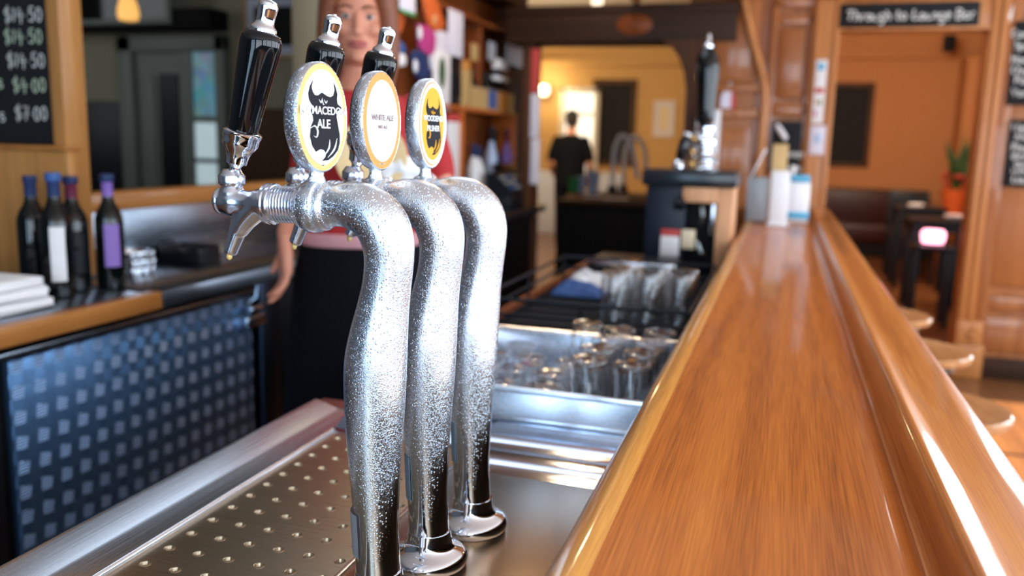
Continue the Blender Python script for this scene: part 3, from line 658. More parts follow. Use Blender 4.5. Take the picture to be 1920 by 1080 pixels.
# the far edge: a shallow gutter and stepped folds in front of the glass basin
st = [(1.205, 0.74), (1.205, 0.8075), (1.212, 0.8080), (1.240, 0.8085), (1.244, 0.8095), (1.284, 0.8155), (1.288, 0.815), (1.293, 0.8095), (1.334, 0.8095), (1.338, 0.8105), (1.388, 0.8190), (1.393, 0.8185), (1.398, 0.8130), (1.446, 0.8130), (1.446, 0.74)]
MB().sweep(st, -0.468, -0.13, 'x').build('stepped_edge', 'steel_x', t, ang=25)
bk = [(1.293, 0.74), (1.293, 0.807), (1.312, 0.808), (1.335, 0.8165), (1.348, 0.8185), (1.385, 0.8185), (1.40, 0.811), (1.446, 0.811), (1.446, 0.74)]
MB().sweep(bk, -0.7345, -0.468, 'x').build('back_edge', 'steel_x', t, ang=25)
MB().box(-0.835, -0.734, 1.40, 1.446, 0.74, 0.811).build('corner_strip', 'deck_steel', t)
MB().box(-0.466, -0.125, Y0, 1.206, 0.74, 0.8075, 0.002).build('tap_deck', 'deck_steel', t)
MB().box(-0.726, -0.466, Y0, Y1, 0.70, 0.766).build('drip_pan', 'black_satin', t)
MB().box(-0.472, -0.4665, Y0, Y1, 0.766, 0.8095, 0.001).build('tray_seam', 'satin_chrome', t)
# perforated plate: square grid of countersunk holes
pl = MB(); P = 0.0433; SEG = 14; zt = 0.8055
xs = [-0.702 + P*i for i in range(6)]; ys = [0.8310 + P*j for j in range(-12, 11)]
xe = [-0.7255] + [(a+b)/2 for a, b in zip(xs, xs[1:])] + [-0.472]
ye = [ys[0]-P/2] + [(a+b)/2 for a, b in zip(ys, ys[1:])] + [Y1]
bmv = pl.bm
for i, hx in enumerate(xs):
    for j, hy in enumerate(ys):
        x0, x1, y0, y1 = xe[i], xe[i+1], ye[j], ye[j+1]
        ring = lambda r, z: [bmv.verts.new((hx+r*math.cos(2*PI*k/SEG), hy+r*math.sin(2*PI*k/SEG), z)) for k in range(SEG)]
        edge = []
        for k in range(SEG):
            a = 2*PI*k/SEG; c, s_ = math.cos(a), math.sin(a)
            tx = ((x1-hx) if c > 0 else (x0-hx))/c if abs(c) > 1e-6 else 9; ty = ((y1-hy) if s_ > 0 else (y0-hy))/s_ if abs(s_) > 1e-6 else 9
            q = min(tx, ty); edge.append(bmv.verts.new((hx+c*q, hy+s_*q, zt)))
        cor = [bmv.verts.new((x, y, zt)) for x, y in ((x1, y1), (x0, y1), (x0, y0), (x1, y0))]
        rs = [edge, ring(0.0076, zt), ring(0.0069, zt+0.0006), ring(0.0062, zt+0.0003), ring(0.0042, zt-0.0040), ring(0.0042, zt-0.009)]
        for A, B in zip(rs, rs[1:]):
            for k in range(SEG):
                k2 = (k+1) % SEG; bmv.faces.new((A[k], A[k2], B[k2], B[k]))
        ca = [math.atan2(v.co.y-hy, v.co.x-hx) % (2*PI) for v in cor]
        for k in range(SEG):
            a0 = 2*PI*k/SEG; a1 = 2*PI*(k+1)/SEG
            for v, ang in zip(cor, ca):
                if a0+1e-4 < ang < a1-1e-4: bmv.faces.new((edge[k], v, edge[(k+1) % SEG]))
bmesh.ops.remove_doubles(bmv, verts=bmv.verts, dist=0.0003)
pl.build('perforated_plate', 'plate_steel', t, ang=18)
# body of the bench, and its top beyond the basin
t = thing('underbar_bench', 'long steel underbar bench that carries the drainer, basin and glass rack', 'bench', (-0.47, 1.7, 0))
MB().box(-0.80, -0.13, Y0+0.02, 3.6, 0.10, 0.698).build('bench_body', 'dark_steel', t)
t = thing('bench_worktop', 'dark steel worktop with a timber edge beyond the glass basin', 'worktop', (-0.47, 2.8, 0.7))
MB().box(-0.80, -0.13, 1.96, 3.75, 0.70, 0.806, 0.004).build('bench_top', 'bench_steel', t)
MB().sweep([(-0.80, 0.70), (-0.80, 0.815), (-0.795, 0.82), (-0.775, 0.82), (-0.765, 0.806), (-0.765, 0.70)], 1.96, 3.75).build('bench_rim', 'shelf_back_wood', t)

# ---------------------------------------------------------------- the three beer fonts
def beer_tap():
    T = thing('beer_tap', 'x', 'beer tap', (0, 0, ZT))
    # column: swan neck of changing girth, arm towards the staff side (-x)
    pts = [(0.000, .0000, .024, .0262), (-.001, .0, .05, .0248), (-.003, 0, .09, .0246), (-.004, 0, .14, .0268), (-.005, 0, .19, .0302), (-.0045, 0, .235, .0328), (-.0035, 0, .275, .0334),
           (0.000, 0, .305, .0312), (.005, 0, .335, .0276), (.0095, 0, .362, .0255), (.012, 0, .388, .0258), (.0105, 0, .408, .0272), (.003, 0, .426, .0280), (-.012, 0, .4385, .0272), (-.030, 0, .4430, .0250), (-.046, 0, .4425, .0225), (-.058, 0, .4412, .0215), (-.068, 0, .4405, .0212)]
    sp = smooth_path(pts, 5)
    MB().tube([p[:3] for p in sp], [p[3] for p in sp], 36, up=(0, 1, 0)).build('column', 'wet_chrome', T, local=True, ang=60)
    MB().lathe([(0.0, 0), (.046, 0), (.0475, .003), (.0478, .008), (.046, .0125), (.041, .0165), (.034, .0195), (.0295, .024), (.0272, .031), (.0262, .042)], seg=40).build('base_flange', 'chrome', T, local=True)
    ax = align((-1, 0, 0), (-.055, 0, .4405), (0, 0, 1))
    MB().lathe([(.0215, 0), (.0235, .001), (.0255, .004), (.0255, .0065), (.0238, .008), (.0238, .010), (.0275, .012), (.0285, .016), (.0275, .026), (.0262, .0285), (.0240, .0300), (.0240, .0340), (.0215, .036)], ax, 32).build('clamp_ring', 'wet_chrome', T, local=True)
    cp = [(.0185, .034)]
    for k in range(8): s = .036+.0036*k; cp += [(.0185, s), (.0198, s+.0010), (.0198, s+.0022), (.0185, s+.0032)]
    cp += [(.0188, .0650), (.0212, .0655), (.0222, .0670), (.0222, .0705), (.0212, .0718), (.0222, .0730), (.0222, .0765), (.0200, .0785), (.0170, .0795)]
    MB().lathe(cp, ax, 32).build('threaded_coupling', 'faucet_metal', T, local=True, ang=30)
    # faucet: body tapering to the snout, spout running down and out
    f = MB(); pass
    f.tube(smooth_path([(-0.1315, 0, .4405, .0172), (-0.1415, 0, .4405, .0158), (-0.1515, 0, .4400, .0135), (-0.1615, 0, .4400, .0138), (-0.1735, 0, .4405, .0160), (-0.1825, 0, .4410, .0150), (-0.1885, 0, .4412, .0135)], 4) and
           [p[:3] for p in smooth_path([(-0.1315, 0, .4405, .0172), (-0.1415, 0, .4405, .0158), (-0.1515, 0, .4400, .0135), (-0.1615, 0, .4400, .0138), (-0.1735, 0, .4405, .0160), (-0.1825, 0, .4410, .0150), (-0.1885, 0, .4412, .0135)], 4)],
           [p[3] for p in smooth_path([(-0.1315, 0, .4405, .0172), (-0.1415, 0, .4405, .0158), (-0.1515, 0, .4400, .0135), (-0.1615, 0, .4400, .0138), (-0.1735, 0, .4405, .0160), (-0.1825, 0, .4410, .0150), (-0.1885, 0, .4412, .0135)], 4)], 24)
    f.lathe([(.0135, -.002), (.0150, .0), (.0150, .004), (.0110, .0055), (.0, .0055)], align((-1, 0, 0), (-0.1885, 0, .4412), (0, 0, 1)), 24)
    f.lathe([(.0150, 0), (.0142, .010), (.0112, .016), (.0105, .020)], Matrix.Translation((-0.1755, 0, .441)), 24)
    sp = smooth_path([(-0.1615, 0, .440, .0125), (-0.1645, 0, .425, .0112), (-0.1695, 0, .410, .0098), (-0.1755, 0, .396, .0086), (-0.1810, 0, .384, .0080)], 5)
    f.tube([p[:3] for p in sp], [p[3] for p in sp], 20)
    # smooth web between body and spout
    sp = smooth_path([(-0.1390, 0, .4385, .0150), (-0.1500, 0, .4305, .0140), (-0.1600, 0, .4200, .0118), (-0.1680, 0, .4080, .0095)], 4)
    f.tube([p[:3] for p in sp], [p[3] for p in sp], 16)
    fo = f.build('faucet', 'faucet_metal', T, local=True, ang=55)
    rm = fo.modifiers.new('remesh', 'REMESH'); rm.mode = 'VOXEL'; rm.voxel_size = 0.0012; rm.use_smooth_shade = True
    sm = fo.modifiers.new('smooth', 'SMOOTH'); sm.factor = 0.6; sm.iterations = 8
    MB().ball((-0.1820, 0, .3800), .0034, (1, 1, 1.25), 12).build('drop', 'beer_drop', fo, local=True)
    # lever: white collar nut, bell ferrule, black grip and chrome finial on one leaning axis
    d = Vector((.255, .010, .965)).normalized(); L = align(d, (-0.1760, 0, .459), (0, 1, 0))
    MB().lathe([(.0, -.004), (.0130, -.004), (.0138, -.003), (.0143, -.001), (.0143, .0065), (.0136, .0080), (.0120, .0095), (.0105, .0125), (.0085, .0140), (.0, .0140)], Matrix.Translation((-0.1760, 0, .462)), 28).build('collar_nut', 'faucet_metal', T, local=True)
    MB().lathe([(.0060, .012), (.0062, .020), (.0085, .0225), (.0112, .0245), (.0118, .030), (.0126, .0345), (.0150, .0395), (.0182, .0435), (.0196, .048), (.0198, .0535), (.0208, .0550), (.0208, .0585), (.0190, .0600), (.0160, .0605)], L, 32).build('ferrule', 'chrome', T, local=True)
    g = MB().lathe([(.0150, .058), (.0158, .061), (.0166, .075), (.0182, .100), (.0198, .125), (.0214, .147), (.0218, .153), (.0212, .159), (.0190, .1640), (.0150, .1662), (.010, .1668)], L, 40).build('grip', 'black_gloss', T, local=True)
    MB().lathe([(.0138, .1655), (.0140, .1690), (.0128, .1715), (.0104, .1735), (.0094, .1765), (.0096, .182), (.0104, .1890), (.0106, .1930), (.0094, .1965), (.0065, .1982), (.0030, .1988), (.0026, .2002), (.0, .2006)], L, 28).build('finial', 'chrome', g, local=True)
    return T
def badge(T, ang, kind):
    """oval medallion on a short stalk over the clamp ring, its face turned ang degrees from the lengthwise towards the drinkers"""
    a = math.radians(ang); n = Vector((math.sin(a), -math.cos(a), 0)); r = Vector((math.cos(a), math.sin(a), 0))
    ctr = Vector((-.066, 0, .5325)); A, B = .0415, .0565
    F = FACE(ctr, r)
    seg = 56
    body = MB()
    R_ = [(0.78, -.0175), (0.92, -.0165), (0.98, -.0125), (1.0, -.006), (1.0, .0015), (0.975, .0030), (0.955, .0022)]
    rings = [[body.bm.verts.new(F @ Vector((A*k*math.cos(2*PI*i/seg), B*k*math.sin(2*PI*i/seg), z))) for i in range(seg)] for k, z in R_]
    for P1, P2 in zip(rings, rings[1:]):
        for i in range(seg): body.bm.faces.new((P1[i], P1[(i+1) % seg], P2[(i+1) % seg], P2[i]))
    body.bm.faces.new(rings[0][::-1]); body.bm.faces.new(rings[-1])
    body.lathe([(.0130, -.0680), (.0120, -.0640), (.0095, -.0600), (.0105, -.0545), (.0160, -.0480)], Matrix.Translation(ctr - n*.0065) @ Matrix.Rotation(a, 4, 'Z'), 24, 1.0, .62)
    bo = body.build('badge', 'wet_chrome', T, local=True, ang=50)
    def oval(s1, s2, z, mat, name='badge_face'):
        m = MB(); m.prism([(A*s1*math.cos(2*PI*i/seg), B*s2*math.sin(2*PI*i/seg)) for i in range(seg)], .0006, F @ Matrix.Translation((0, 0, z)))
        return m.build(name, mat, bo, local=True)
    if kind == 0:
        oval(.962, .968, .0020, 'badge_cream', 'badge_border'); oval(.84, .86, .0026, 'badge_white')
    elif kind == 1:
        oval(.962, .968, .0020, 'badge_peach', 'badge_border'); oval(.80, .82, .0026, 'badge_white')
    else:
        oval(.962, .968, .0020, 'badge_white', 'badge_border'); oval(.90, .92, .0024, 'badge_peach', 'badge_ring'); oval(.87, .89, .0027, 'badge_white', 'badge_ring'); oval(.76, .80, .0030, 'badge_yellow')
    if kind != 1:
        E = [(-.34, .66), (-.45, .56), (-.52, .42), (-.50, .32), (-.42, .24), (-.34, .20), (-.44, .12), (-.36, .02), (-.34, -.06), (-.44, -.18), (-.48, -.35), (-.40, -.52), (-.26, -.63), (-.08, -.58), (.06, -.60), (.16, -.66), (.10, -.74), (-.02, -.80),
             (.22, -.79), (.44, -.71), (.62, -.60), (.70, -.46), (.70, -.30), (.64, -.14), (.58, .02), (.58, .12), (.80, .20), (.62, .27), (.60, .36), (.62, .45), (.56, .56), (.48, .66), (.52, .52), (.46, .42), (.34, .385), (.20, .40), (.0, .455), (-.16, .395), (-.28, .40), (-.36, .46), (-.40, .54)]
        k = .98 if kind == 0 else .86
        e = MB(); e.prism([(p[0]*A*k, p[1]*B*k) for p in E], .0004, F @ Matrix.Translation((-.002, 0, .0034))); e.build('emblem', 'ink', bo, local=True)
        # light strokes inside the emblem: eyes, moustache curls and the folds of the beard
        def st(P, w=.0011):
            s = MB(); Q = smooth_path(P, 4); s.tube([F @ Vector((p[0]*A*k-.002, p[1]*B*k, .0040)) for p in Q], [w*math.sin(PI*min(max(i/(len(Q)-1), .12), .9)) for i in range(len(Q))], 6); s.build('emblem_stroke', 'badge_white' if kind == 0 else 'badge_yellow', bo, local=True)
        st([(-.13, .33), (-.05, .27), (-.02, .33)], .0008); st([(.08, .33), (.14, .27), (.20, .32)], .0008); st([(.0, .36), (.03, .25), (.08, .24)], .0007)
        st([(-.46, -.20), (-.30, -.16), (-.20, -.25), (-.24, -.36), (-.34, -.34)]); st([(.06, -.70), (.24, -.56), (.28, -.40)]); st([(.20, -.74), (.46, -.58), (.58, -.38)])
    tx = MB()
    if kind == 0:
        text_faces(tx, 'MT MACEDON', .0112, F @ Matrix.Translation((.000, .0068, .0040))); text_faces(tx, 'ALE', .0128, F @ Matrix.Translation((.0, -.0068, .0040)))
        tx.build('lettering', 'badge_white', bo, local=True, smooth=False)
    elif kind == 1:
        text_faces(tx, 'WHITE ALE', .0092, F @ Matrix.Translation((0, .0035, .0034))); text_faces(tx, 'WIT ALE', .0052, F @ Matrix.Translation((0, -.0070, .0034)))
        tx.build('lettering', 'ink_grey', bo, local=True, smooth=False)
    else:
        text_faces(tx, 'WOODEND', .0100, F @ Matrix.Translation((0, .0066, .0040))); text_faces(tx, 'PILSNER', .0100, F @ Matrix.Translation((0, -.0058, .0040)))
        tx.build('lettering', 'badge_white', bo, local=True, smooth=False)
taps = beer_tap()
spots = [(-.396, .800, ZT-.0022), (-.382, .910, ZT-.0022), (-.366, 1.020, ZT-.0022)]
labs = ['nearest chrome beer tap, its white oval badge lettered ALE under a horned head',
        'middle chrome beer tap, with the orange rimmed badge lettered WHITE ALE',
        'farthest chrome beer tap, with the small yellow badge lettered PILSNER']
protos = [taps, copy_tree(taps), copy_tree(taps)]
for i, (T, s, lb) in enumerate(zip(protos, spots, labs)):
    T.location = s; T['label'] = lb; T['group'] = 'beer taps on the drainer'; MW[T] = Matrix.Translation(s)
badge(protos[0], 81, 0); badge(protos[1], 84, 1); badge(protos[2], 87, 2)
# strips of tape round the feet of the columns
def tape(T, z0, z1, a0, a1, mat, r=.0254):
    m = MB(); n = 10; A, B = [], []
    for i in range(n+1):
        a = math.radians(a0+(a1-a0)*i/n)
        A.append([m.bm.verts.new((q*math.cos(a)-.003, q*math.sin(a), z0)) for q in (r, r+.0006)]); B.append([m.bm.verts.new(((q+.0018)*math.cos(a)-.004, (q+.0018)*math.sin(a), z1)) for q in (r, r+.0006)])
    for i in range(n):
        m.bm.faces.new((A[i][1], A[i+1][1], B[i+1][1], B[i][1])); m.bm.faces.new((A[i][0], B[i][0], B[i+1][0], A[i+1][0]))
        m.bm.faces.new((B[i][1], B[i+1][1], B[i+1][0], B[i][0])); m.bm.faces.new((A[i][1], A[i][0], A[i+1][0], A[i+1][1]))
    for i in (0, n): m.bm.faces.new((A[i][0], A[i][1], B[i][1], B[i][0]))
    return m.build('tape_strip', mat, T, local=True)
tape(protos[1], .085, .140, -205, -118, 'tape'); tape(protos[2], .095, .150, -200, -120, 'tape'); tape(protos[0], .062, .112, -190, -112, 'frosted')

# ---------------------------------------------------------------- back bar
ZB = 0.88
t = thing('timber_edged_counter', 'near end of the back bar, dark top with a timber front edge', 'counter', (-2.2, 1.3, ZB))
MB().box(-2.9, -1.686, 0.6, 1.934, ZB-0.05, ZB, 0.002).build('near_top', 'bench_steel', t)
MB().box(-1.685, -1.645, 0.6, 1.965, ZB-0.048, ZB+0.001, 0.004).build('timber_edge', 'oak_y', t)
t = thing('steel_back_bar', 'steel topped back bar counter running on past the timber edged part', 'counter', (-1.85, 4, ZB))
MB().box(-2.045, -1.65, 1.967, 6.05, ZB-0.050, ZB, 0.004).build('steel_top', 'bench_steel', t)
MB().box(-2.045, -2.030, 2.10, 3.85, ZB, 1.074, 0.002).build('splashback', 'bench_steel', t)
MB().box(-1.6498, -1.6465, 1.968, 6.05, ZB-0.049, ZB-.001, 0.001).build('front_edge', 'edge_steel', t)
t = thing('back_bar_cabinet', 'dark cabinet under the steel back bar behind the barmaid', 'cabinet', (-1.85, 4.3, 0))
MB().box(-2.04, -1.75, 2.62, 6.03, 0.10, ZB-0.051, 0.004).build('carcass', 'black_satin', t)
MB().box(-2.04, -1.70, 6.031, 6.055, 0.0, ZB-0.052, 0.004).build('end_panel', 'dark_wood_z', t)
MB().box(-2.04, -1.80, 2.62, 6.0, 0.0, 0.10).build('plinth', 'black_matte', t)
# cooler cabinet with the tread plate door
t = thing('cooler_cabinet', 'under counter cooler clad in blue grey tread plate steel', 'cabinet', (-1.9, 1.9, 0))
MB().box(-2.03, -1.70, 0.7, 2.60, 0.06, 0.80, 0.004).build('body', 'black_matte', t)
MB().box(-2.02, -1.72, 0.75, 2.58, 0.0, 0.06).build('plinth', 'black_matte', t)
MB().box(-1.70, -1.672, 0.7, 2.60, 0.795, 0.812, 0.003).build('top_rail', 'bench_steel', t)
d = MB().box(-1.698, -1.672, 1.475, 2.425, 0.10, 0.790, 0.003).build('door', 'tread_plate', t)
MB().box(-1.698, -1.672, 0.72, 1.44, 0.10, 0.790, 0.003).build('door', 'black_satin', t)
MB().box(-1.70, -1.667, 2.475, 2.585, 0.0, 0.828, 0.004).build('corner_post', 'dark_steel', t)
h = MB(); h.box(-1.672, -1.650, 2.37, 2.48, 0.690, 0.725, 0.004); h.lathe([(0, 0), (.013, 0), (.013, .018), (.008, .03), (0, .03)], align((1, 0, 0), (-1.668, 2.45, .655)), 16); h.box(-1.665, -1.64, 2.38, 2.46, 0.742, 0.760, 0.004)
h.build('latch', 'satin_chrome', t)
MB().tube([(-1.665, 2.40, .77), (-1.645, 2.415, .79), (-1.64, 2.42, .83)], .007, 8).build('hinge_arm', 'bench_steel', t)

# timber box at the end of the counter, under the price board
t = thing('timber_cupboard', 'plain honey coloured timber cupboard behind the wine bottles', 'cupboard', (-2.2, 1.98, ZB))
MB().box(-2.9, -1.932, 1.945, 1.982, ZB+0.001, 1.263, 0.003).build('front_panel', 'oak_z', t)
MB().box(-2.9, -1.945, 1.983, 1.996, ZB+0.001, 1.258, 0.003).build('carcass', 'oak_z', t)
MB().box(-2.9, -1.93, 1.935, 1.997, 1.264, 1.277, 0.003).build('lid', 'oak_y', t)

# price board
t = thing('price_blackboard', 'blackboard of chalked prices from 14.50 down to 7.00 dollars', 'blackboard', (-2.4, 2.0, 1.3))
MB().box(-2.85, -2.033, 2.012, 2.029, 1.279, 1.95, 0.002).build('board', 'slate', t)
for txt, px, py, mt in (('$14.50', 82, 40, 'chalk'), ('$14.50', 82, 81, 'chalk_green'), ('$14.50', 87, 126, 'chalk'), ('$4.00', 89, 173, 'chalk_green'), ('$7.00', 92, 226, 'chalk')):
    m = MB(); p = at(px, py, y=2.011); chalk(m, txt, FACE(p, (1, 0, 0)), 0.040, 0.11, right=True); m.build('chalk_price', mt, t, smooth=False)
for px, py, mt in ((8, 166, 'chalk_green'), (12, 228, 'chalk')):
    m = MB(); p = at(px, py, y=2.011); chalk(m, 'wines' if py > 200 else 'beers', FACE(p, (1, 0, 0)), 0.040, 0.12, right=True); m.build('chalk_word', mt, t, smooth=False)

# wine bottles
def bottle(name, loc, label, h=0.31, r=0.0375, cap='navy', glass_='bottle_green', lab=None, labw=(-1, 1), labz=(.07, .17), rz=0.0, group='wine bottles on the back bar', crown=None, cat='bottle', neck=0.32):
    T = thing(name, label, cat, loc, rz, group)
    s = h/0.31
    z1 = .60*h; pr = [(0, .004), (r*.8, .0), (r*.98, .004*s), (r, .012*s), (r, z1), (r*.97, z1+.012*s), (r*.80, z1+.030*s), (r*.55, z1+.046*s), (r*.42, z1+.060*s), (r*.38, h-.05*s), (r*.38, h-.016*s), (r*.44, h-.012*s), (r*.44, h-.002*s), (0, h)]
    MB().lathe(pr, seg=24).build('body', glass_, T, local=True)
    c = MB(); c.lathe([(r*.395, h-.075*s), (r*.40, h-.018*s), (r*.46, h-.014*s), (r*.46, h+.001), (0, h+.0015)], seg=20, caps=False); c.build('capsule', cap, T, local=True)
    if crown: MB().lathe([(r*.47, h-.016*s), (r*.50, h-.014*s), (r*.50, h+.003), (r*.42, h+.005), (0, h+.005)], seg=20).build('screw_cap', crown, T, local=True)
    if lab:
        n = 10; m = MB(); A, B = [], []
        for i in range(n+1):
            a = -PI/2 + labw[0] + (labw[1]-labw[0])*i/n; q = r+.0006
            A.append(m.bm.verts.new((q*math.cos(a), q*math.sin(a), labz[0]))); B.append(m.bm.verts.new((q*math.cos(a), q*math.sin(a), labz[1])))
        for i in range(n): m.bm.faces.new((A[i], A[i+1], B[i+1], B[i]))
        m.build('label', lab, T, local=True)
    return T
bottle('wine_bottle', (-1.957, 1.836, ZB+.001), 'dark wine bottle with a navy capsule, leftmost of the four, no label in view', .316, .040, 'navy')
bottle('wine_bottle', (-1.835, 1.795, ZB+.001), 'dark wine bottle with a tall narrow white label and blue cap', .325, .040, 'navy', lab='white_paper', labw=(.02, .95), labz=(.045, .190), rz=.35, crown='blue')
bt = bottle('wine_bottle', (-1.870, 1.887, ZB+.001), 'dark wine bottle with a maroon capsule and black and silver label', .312, .040, 'maroon', lab='black_satin', labw=(-.2, 1.2), labz=(.05, .16), rz=.45, crown='navy')
MB().box(.008, .030, -.0415, -.0395, .118, .124).build('label_band', 'satin_chrome', bt, local=True)
bottle('wine_bottle', (-1.808, 1.955, ZB+.001), 'dark wine bottle with a purple label and capsule, rightmost of the four', .318, .038, 'purple', lab='purple', labw=(-.1, 1.0), labz=(.065, .185), rz=.45, crown='navy')

# folded white cloths at the near end
p = at(14, 590, z=ZB)
t = thing('folded_bar_towels', 'stack of folded white towels at the near end of the back bar', 'towels', (p.x-0.06, p.y+.02, ZB+.001))
for k in range(3):
    m = MB(); rnd = random.Random(k)
    z = .001+k*.027
    m.box(-.16, .085-.004*k, -.11, .10-.01*k, z, z+.026, .011, seg=4)
    for v in m.bm.verts: v.co += Vector((rnd.uniform(-.004, .004), rnd.uniform(-.004, .004), rnd.uniform(-.003, .003)*(0 if v.co.z < .004 else 1)))
    m.build('towel', 'towel', t, local=True)
# ribbed glass ashtrays in a stack, dark caddy beyond
for k in range(3):
    p = at(250, 512, z=ZB); m = MB(); z = ZB+.001+k*.024
    r0, r1 = .050, .062
    m.lathe([(0, 0), (r0, 0), (r1, .004), (r1, .020), (r1-.004, .0235), (r1-.010, .0235), (r1-.014, .010), (0, .008)], seg=32)
    for i in range(14):
        a = 2*PI*i/14; m.box(r1-.002, r1+.003, -.005, .005, .003, .021, .0015, Matrix.Rotation(a, 4, 'Z'))
    o = m.build('ashtray', 'satin_chrome', None, local=True, loc=(p.x+.004*(k % 2), p.y, z))
    tag(o, ['ribbed silver ashtray at the bottom of the stack beside the purple bottle', 'ribbed silver ashtray in the middle of its stack of three', 'ribbed silver ashtray on top of its stack beside the wine bottles'][k], 'ashtray', 'silver ashtrays stacked on the back bar')
p = at(318, 492, z=ZB)
t = thing('bar_caddy', 'low black bar caddy behind the stacked silver ashtrays', 'caddy', (p.x+.075, p.y+.02, ZB+.002))
m = MB(); m.box(-.085, .075, -.06, .06, 0, .008, .003); m.box(-.085, -.078, -.06, .06, 0, .058, .002); m.box(.068, .075, -.06, .06, 0, .058, .002); m.box(-.085, .075, .053, .06, 0, .062, .002); m.box(-.085, .075, -.06, -.053, 0, .045, .002); m.box(-.008, 0, -.06, .06, 0, .055, .002)
m.build('tray', 'black_satin', t, local=True)
m = MB(); m.box(-.076, -.012, -.05, .05, .010, .050, .004); m.build('coasters', 'black_matte', t, local=True)

# ---------------------------------------------------------------- things in the room behind the hatch
def frame(name, label, c, w, h, fr, mat_f, mat_in, right=(1, 0, 0), mat_mount=None, mount=.0, depth=.025, cat='picture'):
    """framed picture hung on a wall; c = centre on the wall face"""
    T = thing(name, label, cat, c)
    F = FACE(c, right); m = MB()
    for x0, x1, y0, y1 in ((-w/2, w/2, h/2-fr, h/2), (-w/2, w/2, -h/2, -h/2+fr), (-w/2, -w/2+fr, -h/2+fr, h/2-fr), (w/2-fr, w/2, -h/2+fr, h/2-fr)): m.box(x0, x1, y0, y1, .001, depth, .004, F)
    m.build('frame', mat_f, T)
    if mat_mount: MB().box(-w/2+fr, w/2-fr, -h/2+fr, h/2-fr, .001, depth*.5, 0, F).build('mount', mat_mount, T)
    MB().box(-w/2+fr+mount, w/2-fr-mount, -h/2+fr+mount, h/2-fr-mount, .001, depth*.55, 0, F).build('picture', mat_in, T)
    return T
frame('framed_picture', 'dark picture in a white mount and thin gilt frame, seen behind the tap handles', (-3.20, 4.995, 2.02), .47, .40, .022, 'cork_tan', 'slate', mat_mount='dado_white', mount=.055)
frame('framed_picture', 'large dark picture in a silver frame above the hatch room door', (-4.35, 4.795, 2.30), 1.02, .56, .035, 'door_paint', 'black_gloss')
t = thing('pendant_lamp', 'small amber pendant lamp glowing in front of the silver framed picture', 'lamp', (-3.86, 4.35, 2.2))
lp = at(240, 18, y=4.35)
m = MB(); m.lathe([(.028, -.075), (.055, -.070), (.062, -.04), (.058, .0), (.045, .045), (.030, .065), (.012, .075)], Matrix.Translation((lp.x, lp.y, lp.z+.01)), 20); m.build('shade', 'lamp_glow', t)
MB().tube([(lp.x, lp.y, lp.z+.08), (lp.x, lp.y, ZC)], .006, 6).build('cord', 'black_matte', t)
MB().lathe([(.02, .0), (.02, .03), (0, .03)], Matrix.Translation((lp.x, lp.y, lp.z+.083)), 12).build('holder', 'black_matte', t)

# ---------------------------------------------------------------- glass basin beyond the drainer
bx0, bx1, by0, by1, bz0, bz1 = -0.665, -0.176, 1.448, 1.945, 0.785, 0.872
t = thing('glass_basin', 'square stainless basin holding upturned glasses beyond the beer taps', 'basin', ((bx0+bx1)/2, (by0+by1)/2, 0.7))
w = MB(); th = .012
w.box(bx0, bx1, by0, by0+th, .70, bz1, .003); w.box(bx0, bx1, by1-th, by1, .70, bz1, .003); w.box(bx0, bx0+th, by0+th, by1-th, .70, bz1, .003); w.box(bx1-th, bx1, by0+th, by1-th, .70, bz1, .003)
w.build('wall', 'steel', t)
MB().box(bx0+th, bx1-th, by0+th, by1-th, .70, bz0, 0).build('bottom', 'steel', t)
r = MB(); r.tube([(bx0, by0, bz1), (bx1, by0, bz1), (bx1, by1, bz1), (bx0, by1, bz1)], .006, 10, closed=True, up=(0, 0, 1)); r.build('rolled_rim', 'satin_chrome', t)
MB().box(bx0, bx1, by0-.005, by0-.0005, .8135, .8215, .002).build('seam_bead', 'satin_chrome', t)
def tumbler(name, loc, label, r=.036, h=.08, group=None, ribs=0, mat='clear_glass', cat='glass'):
    """upturned glass: heavy base on top"""
    T = thing(name, label, cat, loc, 0, group)
    m = MB()
    pr = [(r, 0), (r*1.0, .002), (r*.90, h-.008), (r*.86, h-.002), (r*.80, h), (r*.30, h-.002), (0, h-.004), (0, h-.016), (r*.70, h-.016), (r*.80, h-.022), (r*.95, .002), (r*.965, 0)]
    m.lathe(pr, seg=28, caps=False)
    A = m
    o = A.build('bowl', mat, T, local=True, ang=50)
    if ribs:
        q = MB()
        for i in range(ribs):
            a = 2*PI*i/ribs; q.tube([((r+.0006)*math.cos(a), (r+.0006)*math.sin(a), .008), ((r*.92+.0006)*math.cos(a), (r*.92+.0006)*math.sin(a), h*.8)], .0016, 6)
        q.build('ribs', mat, T, local=True)
    return T
low = [(-.60, 1.56), (-.505, 1.535), (-.415, 1.54), (-.605, 1.66), (-.515, 1.645), (-.425, 1.64), (-.59, 1.76), (-.50, 1.755), (-.41, 1.75), (-.555, 1.86)]
ll = ['nearest row, left corner', 'nearest row, centre', 'nearest row, beside the tall glasses', 'second row, left wall', 'second row, centre', 'second row, beside the tall glasses', 'third row, left wall', 'third row, centre', 'third row, beside the tall glasses', 'back row, against the rear wall']
g0 = None
for (x, y), l in zip(low, ll):
    if g0 is None: g0 = tumbler('short_glass', (x, y, bz0+.001), 'x', .040, .072, 'short glasses in the basin'); g = g0
    else: g = copy_tree(g0, loc=(x, y, bz0+.001))
    g['label'] = 'short upturned glass in the steel basin, ' + l
tall = [(-.325, 1.545), (-.240, 1.540), (-.330, 1.640), (-.240, 1.635), (-.325, 1.735), (-.235, 1.735), (-.320, 1.835), (-.232, 1.840), (-.400, 1.868)]
